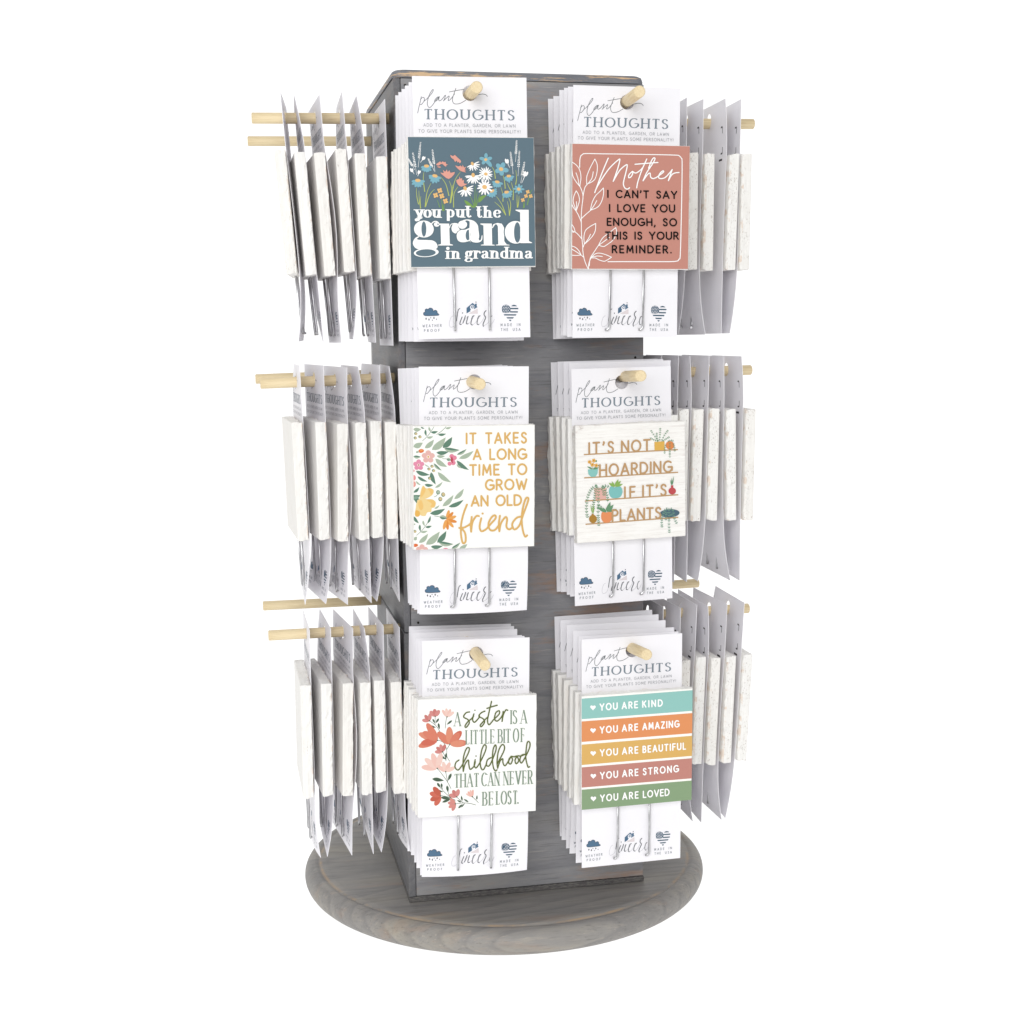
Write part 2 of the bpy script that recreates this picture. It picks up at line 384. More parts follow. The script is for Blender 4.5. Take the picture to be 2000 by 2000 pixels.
    def text(s, t, p0, p1, hgt, w, col, xs=1., mode=None, thick=None, space=.38, font=None):
        font = font or CAPS
        ws = [font[c][0]*hgt*xs if c != ' ' else space*hgt for c in t]; L_ = math.hypot(p1[0]-p0[0], p1[1]-p0[1])
        gap = (L_-sum(ws))/max(1, len(t)-1); ux, uy = (p1[0]-p0[0])/L_, (p1[1]-p0[1])/L_; x = 0
        for c, cw in zip(t, ws):
            if c != ' ':
                kx = -.08*hgt*xs if (mode == 'serif' and c == 'S') else 0
                for st in font[c][1]:
                    Q = [(p0[0]+ux*(x+kx+q[0]*hgt*xs), p0[1]+uy*(x+kx+q[0]*hgt*xs)-q[1]*hgt) for q in st]
                    closed = len(st) > 8 and abs(st[0][0]-st[-1][0]) < 1e-6 and abs(st[0][1]-st[-1][1]) < 1e-6
                    if mode == 'serif':
                        if closed: Q = Q[:-1]
                        n = len(Q); sharp = len(st) < 6
                        def wd(a, b_):
                            l_ = math.hypot(b_[0]-a[0], b_[1]-a[1]) or 1; f_ = abs(b_[1]-a[1])/l_
                            return w+(thick-w)*f_**1.6
                        if sharp:
                            for a, b_ in zip(Q, Q[1:]):
                                if (c in 'AN' and abs(b_[1]-a[1]) > hgt*.5):   # thin and thick diagonals/stems
                                    th = {'A': b_[0] > a[0] and b_[1] > a[1], 'N': abs(b_[0]-a[0]) > hgt*.12}[c]
                                    s.ribbon([a, b_], thick if th else max(w, thick*.35), col, cap=False)
                                else: s.ribbon([a, b_], wd(a, b_), col, cap=False)
                        else:
                            Ws = [wd(Q[(i-1) % n] if closed else Q[max(i-1, 0)], Q[(i+1) % n] if closed else Q[min(i+1, n-1)]) for i in range(n)]
                            s.ribbon(Q, Ws, col, closed, cap=False)
                        if not closed:
                            for e_, nb in ((Q[0], Q[1]), (Q[-1], Q[-2])):
                                vert_ = abs(e_[1]-nb[1]) > abs(e_[0]-nb[0])
                                low = abs((p0[1]+uy*(e_[0]-p0[0]))-e_[1])
                                if vert_ and c not in 'O' and (low < hgt*.12 or low > hgt*.85):
                                    s.ribbon([(e_[0]-thick*.95, e_[1]), (e_[0]+thick*.95, e_[1])], w*1.1, col, cap=False)
                                elif not vert_ and c in 'TELFZ' and low > -1 and abs(e_[0]-nb[0]) > 1:
                                    if not (c in 'ELF' and e_[0] < nb[0]):
                                        d_ = -1 if low < hgt*.3 else 1
                                        s.ribbon([(e_[0], e_[1]-w/2), (e_[0], e_[1]+d_*hgt*.13)], w*1.1, col, cap=False)
                    else:
                        if closed: s.ribbon(Q[:-1], w, col, True)
                        else: s.stroke(Q, w, col, 0)
            x += cw+gap
    def done(s, name, parent):
        me = bpy.data.meshes.new(name); me.from_pydata(s.V, [], s.F); me.update()
        for i, p in enumerate(me.polygons): p.material_index = s.MI[i]
        # make every face look out of the board (-y)
        fl = [p.index for p in me.polygons if p.normal.y > 0]
        if fl:
            bm = bmesh.new(); bm.from_mesh(me); bm.faces.ensure_lookup_table()
            bmesh.ops.reverse_faces(bm, faces=[bm.faces[i] for i in fl]); bm.to_mesh(me); bm.free()
        return link(name, me, [print_mat(c) for c in s.cols], parent)
def arc(cx, cy, rx, ry, a0, a1, n=12):
    return [(cx+rx*math.cos(math.radians(a0+(a1-a0)*i/n)), cy+ry*math.sin(math.radians(a0+(a1-a0)*i/n))) for i in range(n+1)]
OO = arc(.45, .5, .45, .5, 90, 450, 28); OO[-1] = OO[0]
SS = catmull([(.50, .84), (.42, .95), (.27, 1), (.10, .93), (.05, .77), (.14, .61), (.38, .48), (.50, .33), (.49, .13), (.33, .01), (.16, .01), (.03, .15)], 3)
CAPS = {
 'A': (.76, [[(0, 0), (.38, 1), (.76, 0)], [(.14, .3), (.62, .3)]]),
 'B': (.56, [[(0, 0), (0, 1)], [(0, 1), (.25, 1)]+arc(.27, .76, .22, .24, 90, -90, 8)+[(0, .52)], [(0, .52), (.28, .52)]+arc(.29, .26, .27, .26, 90, -90, 8)+[(0, 0)]]),
 'C': (.74, [arc(.45, .5, .45, .5, 48, 312, 20)]), 'D': (.72, [[(0, 0), (0, 1)], [(0, 1), (.25, 1)]+arc(.25, .5, .47, .5, 90, -90, 14)+[(0, 0)]]),
 'E': (.50, [[(0, 0), (0, 1)], [(0, 1), (.5, 1)], [(0, .52), (.44, .52)], [(0, 0), (.5, 0)]]), 'F': (.48, [[(0, 0), (0, 1)], [(0, 1), (.48, 1)], [(0, .52), (.42, .52)]]),
 'G': (.84, [arc(.45, .5, .45, .5, 50, 345, 22), [(.48, .46), (.86, .46), (.86, .16)]]), 'H': (.66, [[(0, 0), (0, 1)], [(.66, 0), (.66, 1)], [(0, .5), (.66, .5)]]),
 'I': (.04, [[(.02, 0), (.02, 1)]]), 'K': (.58, [[(0, 0), (0, 1)], [(.56, 1), (0, .42)], [(.2, .6), (.58, 0)]]), 'L': (.46, [[(0, 1), (0, 0)], [(0, 0), (.46, 0)]]),
 'M': (.86, [[(.03, 0), (.10, 1)], [(.10, 1), (.43, .22), (.76, 1)], [(.76, 1), (.83, 0)]]), 'N': (.68, [[(0, 0), (0, 1)], [(0, 1), (.68, 0)], [(.68, 0), (.68, 1)]]),
 'O': (.90, [OO]), 'P': (.54, [[(0, 0), (0, 1)], [(0, 1), (.27, 1)]+arc(.27, .74, .27, .26, 90, -90, 8)+[(0, .48)]]),
 'R': (.58, [[(0, 0), (0, 1)], [(0, 1), (.27, 1)]+arc(.27, .74, .27, .26, 90, -90, 8)+[(0, .48)], [(.26, .48), (.58, 0)]]), 'S': (.54, [SS]),
 'T': (.62, [[(.31, 0), (.31, 1)], [(0, 1), (.62, 1)]]), 'U': (.68, [[(0, 1), (0, .34)]+arc(.34, .34, .34, .34, 180, 360, 12)+[(.68, 1)]]),
 'V': (.76, [[(0, 1), (.38, 0), (.76, 1)]]), 'W': (1.06, [[(0, 1), (.28, 0), (.53, .8), (.78, 0), (1.06, 1)]]), 'Y': (.70, [[(0, 1), (.35, .46), (.7, 1)], [(.35, .46), (.35, 0)]]),
 'Z': (.58, [[(0, 1), (.58, 1), (0, 0), (.58, 0)]]), "'": (.10, [[(.06, 1.02), (.08, .92), (.0, .76)]]), ',': (.10, [[(.06, .04), (.06, -.04), (-.02, -.18)]]),
 '.': (.06, [[(.03, .02), (.031, .04)]]), '!': (.04, [[(.02, 1), (.02, .3)], [(.02, .02), (.021, .04)]])}
o_ = arc(.42, .5, .30, .47, 90, 450, 24); o_[-1] = o_[0]
LOW = {
 'o': (.84, [o_]), 'n': (1.0, [[(.22, 0), (.22, 1)], [(.3, .72), (.42, .93), (.56, .96), (.68, .88), (.74, .7), (.74, .35), (.74, 0)]]),
 'u': (1.0, [[(.22, 1), (.22, .6), (.22, .28), (.30, .08), (.45, .04), (.6, .12), (.68, .3)], [(.76, 1), (.76, 0)]]),
 'y': (.86, [[(.14, 1), (.50, .05)], [(.78, 1), (.46, -.1)], [(.46, -.1), (.36, -.35), (.2, -.42), (.1, -.36), (.12, -.28), (.16, -.3)]]),
 'p': (.98, [[(.2, 1), (.2, -.5)], [(.28, .8), (.44, .97), (.62, .9), (.72, .7), (.74, .5), (.72, .3), (.62, .1), (.44, .03), (.28, .2)]]),
 't': (.66, [[(.26, 1.45), (.26, 1.1), (.26, .6), (.27, .25), (.34, .06), (.48, .04), (.62, .2)], [(0, 1), (.6, 1)]]),
 'h': (1.0, [[(.22, 0), (.22, 1.5)], [(.3, .72), (.42, .93), (.56, .96), (.68, .88), (.74, .7), (.74, .35), (.74, 0)]]),
 'e': (.84, [[(.12, .55), (.76, .55)], [(.74, .6), (.70, .8), (.58, .95), (.42, .98), (.26, .9), (.16, .7), (.14, .5), (.18, .25), (.3, .08), (.46, .02), (.62, .08), (.76, .28)]]),
 'i': (.5, [[(.22, 0), (.22, 1)]]), 'r': (.74, [[(.22, 0), (.22, 1)], [(.3, .72), (.4, .9), (.52, .96), (.64, .92), (.66, .75), (.62, .7)]]),
 'g': (.86, [[q for q in arc(.40, .62, .22, .33, 90, 450, 20)[:-1]] + [(.40, .95)], [(.6, .85), (.7, .98), (.82, .92)], [(.2, .3), (.1, .18), (.3, .05), (.6, .02), (.72, -.12), (.7, -.34), (.45, -.45), (.2, -.42), (.08, -.28), (.14, -.12), (.3, .0)]]),
 'a': (.92, [[(.18, .72), (.24, .9), (.40, .97), (.56, .92), (.62, .75), (.62, .4), (.64, .12), (.74, .02), (.88, .12)], [(.6, .6), (.4, .52), (.22, .42), (.18, .25), (.24, .08), (.38, .02), (.52, .12), (.6, .3)]]),
 'd': (1.0, [[(.72, 0), (.72, 1.5)], [(.64, .8), (.5, .97), (.32, .9), (.2, .7), (.18, .5), (.2, .3), (.32, .1), (.5, .03), (.64, .2)]]),
 'm': (1.5, [[(.22, 0), (.22, 1)], [(.3, .72), (.42, .93), (.54, .96), (.66, .88), (.72, .7), (.72, .35), (.72, 0)], [(.8, .72), (.92, .93), (1.04, .96), (1.16, .88), (1.22, .7), (1.22, .35), (1.22, 0)]])}
def fat(A, t, p0, p1, hgt, col, thick=.34, space=.4, xs=1.22):
    A.text(t, p0, p1, hgt, hgt*.10, col, mode='serif', thick=hgt*thick*1.08, space=space, font=LOW, xs=xs)

# ------------------------------------------------------------------ the hanging signs
CW, CH, HOLE, HR = .092, .206, .1935, .0061
BS, BT = .1016, .0092
BZ = .103+.0045       # board centre above card bottom
BENDS = [lambda x, z: 0.,
         lambda x, z: .0045*max(0, (.05-z)/.05)**2*((x/.046)**2)+.0009*(z < .16)*math.sin(math.pi*max(0, min(1, z/.16))),
         lambda x, z: .0040*math.sin(math.pi*max(0, min(1, (z-.03)/.14)))**1.5,
         lambda x, z: -.005*max(0, (.055-z)/.055)**2+.0015*math.sin(math.pi*max(0, min(1, z/.16))),
         lambda x, z: -.0045*max(0, (z-.16)/.046)**1.5*(.5+x/.092)+.0055*max(0, (.07-z)/.07)**2*(.55-x/.092),
         lambda x, z: .0035*max(0, (z-.15)/.056)**2*(.6-x/.092)-.006*max(0, (.06-z)/.06)**2*(.5+x/.092)+.0012*math.sin(math.pi*z/.206)]
def card_mesh(bend):
    bm = bmesh.new(); q = .0078
    xs = [-CW/2, -.038, -.029, -.019, -q, 0, q, .019, .029, .038, CW/2]
    zs = [0, .008, .017, .028, .04, .055, .07, .09, .11, .13, .15, .168, HOLE-q, HOLE, HOLE+q, CH]
    V = {(i, j): bm.verts.new((x, 0, z)) for i, x in enumerate(xs) for j, z in enumerate(zs)}
    ih = xs.index(-q); jh = zs.index(HOLE-q)
    for i in range(len(xs)-1):
        for j in range(len(zs)-1):
            if ih <= i < ih+2 and jh <= j < jh+2: continue
            bm.faces.new((V[i, j], V[i+1, j], V[i+1, j+1], V[i, j+1]))
    outer = [V[ih, jh], V[ih+1, jh], V[ih+2, jh], V[ih+2, jh+1], V[ih+2, jh+2], V[ih+1, jh+2], V[ih, jh+2], V[ih, jh+1]]
    inner = [bm.verts.new((HR*math.cos(a), 0, HOLE+HR*math.sin(a))) for a in (math.radians(-135+k*22.5) for k in range(16))]
    for k in range(8):
        a, b_ = outer[k], outer[(k+1) % 8]; bm.faces.new((a, b_, inner[(2*k+2) % 16], inner[2*k+1], inner[2*k]))
    r = bmesh.ops.extrude_face_region(bm, geom=bm.faces[:])
    for e_ in r['geom']:
        if isinstance(e_, bmesh.types.BMVert): e_.co.y += .00045
    bmesh.ops.recalc_face_normals(bm, faces=bm.faces[:])
    for v in bm.verts: v.co.y += bend(v.co.x, v.co.z)
    return bm_mesh("backing_card", bm)
def board_mesh(seed):
    rnd = random.Random(seed); bm = bmesh.new(); n = 26; rows_ = []
    per = []
    hb = BS/2
    for k in range(n): per.append((-hb+BS*k/n, -hb))
    for k in range(n): per.append((hb, -hb+BS*k/n))
    for k in range(n): per.append((hb-BS*k/n, hb))
    for k in range(n): per.append((-hb, hb-BS*k/n))
    ph = rnd.random()*6; cc = []
    for (ins, y, amp, ay) in ((.0005, -BT, .0, 0), (.0, -BT+.0006, .0001, 0), (0, -BT*.55, .0002, 0), (0, -.0022, .00022, .0001), (.0003, -.0004, .00045, .0003), (.0012, 0, .0004, 0)):
        row = []
        for k, (x, z) in enumerate(per):
            w = rnd.gauss(0, 1)*amp+.0004*math.sin(k*.21+ph)*(y > -.004)
            sx = (abs(x) > hb-1e-6)*(1 if x > 0 else -1); sz = (abs(z) > hb-1e-6)*(1 if z > 0 else -1)
            s_ = (hb-ins)/hb
            row.append(bm.verts.new((x*s_+sx*w, y+rnd.gauss(0, 1)*ay, z*s_+sz*w)))
        rows_.append(row)
    m_ = len(per)
    for a, b_ in zip(rows_, rows_[1:]):
        for k in range(m_): bm.faces.new((a[k], a[(k+1) % m_], b_[(k+1) % m_], b_[k]))
    bm.faces.new(rows_[0]); bm.faces.new(rows_[-1][::-1])
    bmesh.ops.recalc_face_normals(bm, faces=bm.faces[:])
    return bm_mesh("sign_board", bm)
def stake_mesh(length, hook):
    P = [(0, 0, .012), (0, 0, -length*.5), (0, 0, -length+.004)]
    if hook: P += [(-.0003, 0, -length+.0018), (-.0018, .0004, -length+.0003), (-.0034, .0012, -length+.0004)]
    else: P += [(0, 0, -length)]
    bm = bmesh.new(); r = .00108; n = 10; rg = []
    for i, p in enumerate(P):
        a = Vector(P[max(i-1, 0)]); c = Vector(P[min(i+1, len(P)-1)]); q = (c-a).to_track_quat('Z', 'Y')
        rg.append([bm.verts.new(Vector(p)+q @ Vector((r*math.cos(2*math.pi*k/n), r*math.sin(2*math.pi*k/n), 0))) for k in range(n)])
    for a, b_ in zip(rg, rg[1:]):
        for k in range(n): bm.faces.new((a[k], a[(k+1) % n], b_[(k+1) % n], b_[k]))
    bm.faces.new(rg[-1]); bm.faces.new(rg[0][::-1]); bmesh.ops.recalc_face_normals(bm, faces=bm.faces[:])
    me = bm_mesh("stake", bm)
    for p in me.polygons: p.use_smooth = len(p.vertices) == 4
    return me
GRY = (140, 148, 154); SLATE = (134, 147, 158); BLUE = (92, 124, 152); DBL = (78, 98, 118); PALE = (184, 186, 190)
CC = [(18, 35), (1840, 12), (1870, 4052), (125, 4091)]
def card_prints(bend, parent):
    out = []
    def A_(): return Art(CC, -CW/2, CW/2, 0, CH, -.00012, bend)
    A = A_(); w = 8.5; c = (116, 122, 126)
    for P in ([(165, 355), (150, 430), (128, 520), (108, 615)], [(150, 400), (190, 365), (215, 385), (205, 430), (165, 480), (150, 478)],
              [(205, 430), (260, 380), (330, 300), (355, 245), (335, 250), (290, 330), (262, 430), (268, 500), (300, 522), (345, 480), (400, 400), (440, 352)],
              [(455, 350), (415, 360), (375, 410), (380, 425), (420, 400), (450, 350), (440, 395), (450, 415), (490, 390), (540, 325)],
              [(550, 325), (525, 400), (515, 412), (560, 370), (600, 335), (605, 345), (590, 395), (600, 405), (640, 370), (690, 300)],
              [(712, 212), (685, 290), (658, 370), (665, 430), (700, 457), (780, 445), (850, 405), (868, 395)], [(1062, 305), (1130, 290), (1190, 300), (1210, 325)],
              [(608, 270), (700, 250), (838, 222)]):
        A.stroke(P, w, c)
    A.text("THOUGHTS", (222, 703), (1648, 688), 150, 10, SLATE, xs=1.14, mode='serif', thick=29)
    A.text("ADD TO A PLANTER, GARDEN, OR LAWN", (200, 820), (1655, 803), 46, 6.5, PALE, xs=1., space=.3)
    A.text("TO GIVE YOUR PLANTS SOME PERSONALITY!", (122, 916), (1733, 895), 47, 6.5, PALE, xs=1., space=.22)
    out.append(A.done("header_lettering", parent)); A = A_()
    A.dy = 3461.5
    A.text("WEATHER", (186, 448), (478, 438), 38, 6, GRY, xs=.85); A.text("PROOF", (210, 518), (448, 512), 38, 6, GRY, xs=.85)
    A.text("MADE IN", (1404, 425), (1712, 418), 38, 6, GRY, xs=.85, space=.8); A.text("THE USA", (1408, 496), (1712, 492), 38, 6, GRY, xs=.85, space=.8)
    IK = (96, 100, 106); HL = (206, 206, 212)
    for P in ([(712, 350), (690, 410), (650, 440), (612, 440), (600, 385), (625, 300), (660, 270)], [(785, 402), (820, 370), (850, 290)], [(895, 390), (940, 350), (985, 275)], [(962, 410), (1010, 370), (1080, 275)], [(1060, 405), (1110, 350), (1150, 280)],
              [(814, 380), (850, 320), (893, 278)], [(1142, 420), (1190, 390), (1230, 340)], [(1250, 405), (1280, 370), (1305, 318)]): A.stroke(P, 4.5, HL)
    for P, w_ in (([(765, 160), (740, 185), (724, 270), (714, 345)], 11), ([(800, 290), (775, 350), (764, 395), (785, 402)], 12), ([(852, 270), (832, 330), (812, 382)], 12), ([(893, 278), (872, 350), (868, 390), (893, 392)], 12),
                  ([(988, 268), (962, 284), (945, 340), (938, 395), (960, 410)], 12), ([(1082, 268), (1058, 280), (1040, 330), (1034, 392), (1058, 404)], 12),
                  ([(1174, 190), (1150, 215), (1144, 255), (1168, 290), (1150, 340), (1127, 395), (1132, 428)], 13), ([(1268, 268), (1245, 290), (1230, 350), (1236, 395), (1252, 402)], 10)):
        A.stroke(P, w_, IK)
    A.ell(808, 228, 9, 9, (92, 96, 102), n=8)
    out.append(A.done("footer_lettering", parent))
    A = A_(); A.dy = 3461.5
    cl = [(200, 250), (205, 225), (225, 215), (225, 182), (250, 168), (272, 176), (290, 158), (325, 158), (348, 182), (352, 204), (380, 188), (408, 200), (415, 230), (440, 252), (425, 266), (330, 272), (225, 272)]
    A.poly(cl, BLUE, 3); A.stroke(cl, 8, (70, 84, 98), 3, True)
    for x, y in ((240, 318), (285, 330), (312, 303), (338, 340), (362, 305), (402, 325)):
        s_ = 10 if x in (240, 285, 362) else 6; A.poly([(x, y-s_*1.9), (x+s_, y+s_*.3), (x+s_*.5, y+s_*1.4), (x-s_*.5, y+s_*1.4), (x-s_, y+s_*.3)], (82, 86, 92), 2)
    out.append(A.done("cloud_icon", parent))
    A = A_(); A.dy = 3461.5
    A.poly([(900, 237), (1042, 160), (1047, 237)], (240, 229, 231))
    HB = (88, 120, 148)
    A.poly([(870, 234), (870, 150), (965, 72), (1003, 104), (1003, 84), (1030, 84), (1030, 124), (1042, 136), (985, 170), (930, 200)], HB)
    A.ell(962, 142, 37, 37, (247, 246, 250)); A.poly([(950, 170), (985, 172), (940, 205), (925, 185)], (247, 246, 250))
    A.stroke([(990, 160), (985, 128), (960, 120), (945, 138), (958, 152), (972, 144)], 12, HB)
    A.ell(1018, 60, 9, 9, (96, 100, 108), n=8)
    out.append(A.done("house_logo", parent))
    A = A_(); A.dy = 3461.5; D = (74, 100, 122)
    A.poly([(1430, 200), (1425, 150), (1440, 115), (1480, 97), (1525, 105), (1552, 135), (1552, 215), (1440, 218)], D, 2)
    for i in range(5):
        for j in range(5):
            x = 1442+i*25+(j % 2)*10; y = 112+j*24
            if x < 1548 and not (j == 0 and i in (0, 4)): A.ell(x, y, 7.5, 7.5, (247, 246, 250), n=6)
    A.poly([(1570, 120), (1590, 103), (1615, 97), (1645, 104), (1665, 120)], D)
    for x0, x1, y, k in ((1556, 1684, 155, 2), (1556, 1678, 206, 6), (1452, 1654, 252, 12), (1494, 1614, 298, 18), (1534, 1574, 337, 12)):
        A.poly([(x0, y-10), (x1, y-10), (x1-k, y+10), (x0+(k if y > 230 else 0), y+10)], D)
    out.append(A.done("flag_heart_icon", parent))
    return out
def back_marks(bend, parent):
    V = []; F = []
    def q(x0, x1, z0, z1):
        i = len(V)
        for x, z in ((x0, z0), (x1, z0), (x1, z1), (x0, z1)): V.append((x, .00045+.00012+bend(x, z), z))
        F.append((i+3, i+2, i+1, i))
    for sx in (-1, 1):
        a = sx*.036; t = .0007
        for z, sg in ((.183, -1), (.160, 1)):
            q(min(a, a-sx*.004), max(a, a-sx*.004), z-t, z+t); q(a-t*.7, a+t*.7, min(z, z+sg*.0055), max(z, z+sg*.0055))
        q(min(a, a-sx*.008), max(a, a-sx*.008), .1536, .1554)
    me = bpy.data.meshes.new("crop_mark"); me.from_pydata(V, [], F); me.update()
    o = link("crop_marks", me, print_mat((70, 66, 70)), parent); o['kind'] = 'stuff'; return o
CARD_ME = [card_mesh(b_) for b_ in BENDS]; BOARD_ME = [board_mesh(s_) for s_ in range(6)]
ST_ME = {h_: stake_mesh(.0505, h_) for h_ in (False, True)}
for me in CARD_ME: me.materials.append(M_card)
for me in BOARD_ME: me.materials.append(M_board)
for me in ST_ME.values(): me.materials.append(M_wire)
BOARD_PIT = []
for me in BOARD_ME:
    mp = me.copy(); mp.materials.clear(); mp.materials.append(M_board_p); BOARD_PIT.append(mp)
me_d = BOARD_ME[3].copy(); me_d.materials.clear(); me_d.materials.append(M_board_d)
def raw(name, me, parent):
    o = bpy.data.objects.new(name, me); COL.objects.link(o); o.parent = parent; return o
PROTO = {}
def sign_proto(bi, board, hook, boff=(0, 0)):
    """first of a kind; later ones are copies of it and of its parts"""
    r = bpy.data.objects.new("hanging_sign", None); COL.objects.link(r)
    cd = raw("backing_card", CARD_ME[bi], r); cd.location.x = -boff[0]
    card_prints(BENDS[bi], cd); back_marks(BENDS[bi], cd)
    b_ = raw("sign_board", board, r); b_.location = (0, -.0001, BZ+boff[1])
    for sx in (-.0155, .0135):
        s_ = raw("stake", ST_ME[hook], r); s_.location = (sx, -.0032, BZ+boff[1]-BS/2); s_.rotation_euler = (math.radians(1.2), math.radians(random.uniform(-.6, .6)), 0)
    return r
def copy_tree(o, parent=None):
    c = o.copy(); COL.objects.link(c)
    if parent: c.parent = parent
    for ch in o.children: copy_tree(ch, c)
    return c
def place(bi, bd, hook, M, label, group, boff=(0, 0), board=None):
    key = (bi, bd, hook, boff)
    if key in PROTO: r = copy_tree(PROTO[key])
    else: r = sign_proto(bi, board or BOARD_ME[bd], hook, boff); PROTO[key] = r
    r.matrix_world = M
    tag(r, label, "garden sign", group); return r
def mat_front(x, y, z, rx, ry, rz):      # x,y,z = card centre
    R_ = (Matrix.Rotation(math.radians(rz), 4, 'Z') @ Matrix.Rotation(math.radians(ry), 4, 'Y') @ Matrix.Rotation(math.radians(rx), 4, 'X'))
    return Matrix.Translation((x, y, z)) @ R_ @ Matrix.Translation((0, 0, -.103))
ORD = ["directly", "second", "third", "fourth", "fifth"]
FRONT = {
 'TL': dict(b=(-.0607, -.2075, .6168), r=(.4, -.45, -1.2), cx=-.0595, rear=[(-.064, .61, .33), (-.0632, .6101, .2), (-.0628, .6098, .32), (-.062, .6099, .2), (-.0607, .61, -.05)], y0=-.1175, bend=0, hook=False),
 'TR': dict(b=(.0766, -.1866, .616), r=(1.2, .2, 0), cx=.0752, rear=[(.0707, .6113, -.86), (.072, .6114, -.62), (.0733, .614, -.13), (.0739, .6135, .1), (.0737, .6122, .33)], y0=-.1165, bend=0, hook=True),
 'ML': dict(b=(-.061, -.1989, .3878), r=(.4, .65, .6), cx=-.0594, rear=[(-.0636, .382, -1.34), (-.0628, .382, -.84), (-.062, .3821, -.34), (-.0606, .382, .08), (-.0603, .3824, .37)], y0=-.1175, bend=1, hook=True),
 'MR': dict(b=(.0830, -.1645, .3842), r=(.1, -.7, 5), cx=.0785, rear=[(.0724, .3852, -1.17), (.0752, .3857, -.85), (.0772, .3857, -.60), (.0793, .3848, -.46)], y0=-.1150, bend=0, hook=True),
 'BL': dict(b=(-.0609, -.1957, .1587), r=(-.8, 1.1, -.5), cx=-.0607, rear=[(-.0634, .1529, 1.49), (-.0625, .1531, .99), (-.0623, .1532, .85), (-.0618, .1512, .72), (-.0614, .1523, .71)], y0=-.1175, bend=1, hook=False),
 'BR': dict(b=(.0826, -.1849, .1518), r=(.7, 0, 1.8), cx=.0807, rear=[(.0733, .1569, -1.04), (.0744, .1554, -.34), (.076, .1527, .41), (.0782, .1495, .7), (.0797, .1471, .81)], y0=-.1175, bend=0, hook=True)}
NAMES = {'TL': ("slate blue sign with flower meadow and white grandma lettering", "upper left front peg", "slate blue grandma sign"),
 'TR': ("dusty pink sign with white leaf sprigs and Mother message", "upper right front peg", "dusty pink Mother sign"),
 'ML': ("white sign with leafy flower border and mustard friend lettering", "middle left front peg", "mustard lettered friend sign"),
 'MR': ("distressed white sign with potted plants on tan shelves", "middle right front peg", "potted plant shelf sign"),
 'BL': ("white sign with coral flowers and green sister lettering", "lower left front peg", "green lettered sister sign"),
 'BR': ("sign with five coloured stripes of white encouraging words", "lower right front peg", "five stripe sign")}
FRONTS = {}
random.seed(3)
for k, d in FRONT.items():
    nm, pg, short = NAMES[k]; bx, by, bz = d['b']; cy = by+BT+.0001
    off = (round(bx-d['cx'], 4), 0.)
    # item frame sits on the board's x; its card is shifted sideways to where it hangs
    key = (d['bend'], 'front'+k, d['hook'], off)
    f = place(d['bend'], 'front'+k, d['hook'], mat_front(bx, cy, bz-(BZ-.103), *d['r']), nm+", on the "+pg, "signs on the "+pg, off, me_d if k == 'MR' else BOARD_ME[(len(k)*3+ord(k[0])) % 6])
    FRONTS[k] = f
    n = len(d['rear'])
    for i, (x, z, ro) in enumerate(d['rear']):
        y = d['y0']+(cy-d['y0'])*i/n; t = i/n
        place((0, 1, 0, 4, 0)[i], (i+ord(k[1])) % 6, bool(i % 2), mat_front(x, y, z, d['r'][0]*t, ro, d['r'][2]*t),
              "white sign mostly hidden, %s behind the %s" % (ORD[n-1-i], short) if n-1-i else "white sign mostly hidden, directly behind the %s" % short,
              "signs on the "+pg)
def mat_side(X1, X2, zb, sgn, yaw=0, yc=yn):
    up = Vector((X1-X2, 0, CH)).normalized(); right = Vector((math.sin(math.radians(yaw)), sgn*math.cos(math.radians(yaw)), 0))
    right = (right-up*right.dot(up)).normalized(); ya = up.cross(right)
    M = Matrix((right, ya, up)).transposed().to_4x4(); M.translation = Vector((X2+sgn*math.sin(math.radians(yaw))*CW/2, yc, zb)); return M
SIDES = [
 ("upper left side peg", Z1, -1, [(-.2059, -.1916, -5.5, 3), (-.1904, -.1756, -1, 4), (-.1739, -.1604, 1, 2), (-.1548, -.1443, 0, 5), (-.1381, -.1311, 1, 4), (-.1196, -.1162, 0, 0)]),
 ("middle left side peg", Z2, -1, [(-.1973, -.1914, 1, 5), (-.1762, -.1746, 7, 3), (-.1566, -.1606, 8.5, 2), (-.1426, -.1402, 6, 4), (-.1281, -.1290, 5, 5), (-.1150, -.1155, 1, 4)]),
 ("lower left side peg", Z3, -1, [(-.1938, -.1946, 1, 1), (-.1761, -.1783, 4, 5), (-.1567, -.1624, 5, 2), (-.1426, -.1436, 4, 4), (-.1300, -.1312, 2, 3), (-.1160, -.1145, 0, 1)]),
 ("upper right side peg", Z1, 1, [(.1989, .1956, 0, 4), (.1869, .1815, 0, 5), (.1637, .1616, 0, 3), (.1489, .1471, 0, 4), (.1350, .1340, 0, 0), (.1210, .1210, 0, 0)]),
 ("middle right side peg", Z2, 1, [(.2047, .2013, 0, 5), (.1849, .1873, 1, 3), (.1700, .1665, 0, 4), (.1560, .1500, 1, 5), (.1420, .1380, 0, 0), (.1250, .1230, 0, 0)]),
 ("lower right side peg", Z3, 1, [(.2068, .1954, 0, 4), (.1893, .1806, 0, 3), (.1749, .1654, -1, 5), (.1600, .1523, 0, 3), (.1440, .1383, 0, 0), (.1280, .1233, 0, 0)])]
PL = ["outermost", "second from the tip", "third from the tip", "fourth from the tip", "fifth from the tip", "innermost"]
HT = {("upper left side peg", 0): .002, ("upper left side peg", 5): -.003, ("upper left side peg", 3): .003}
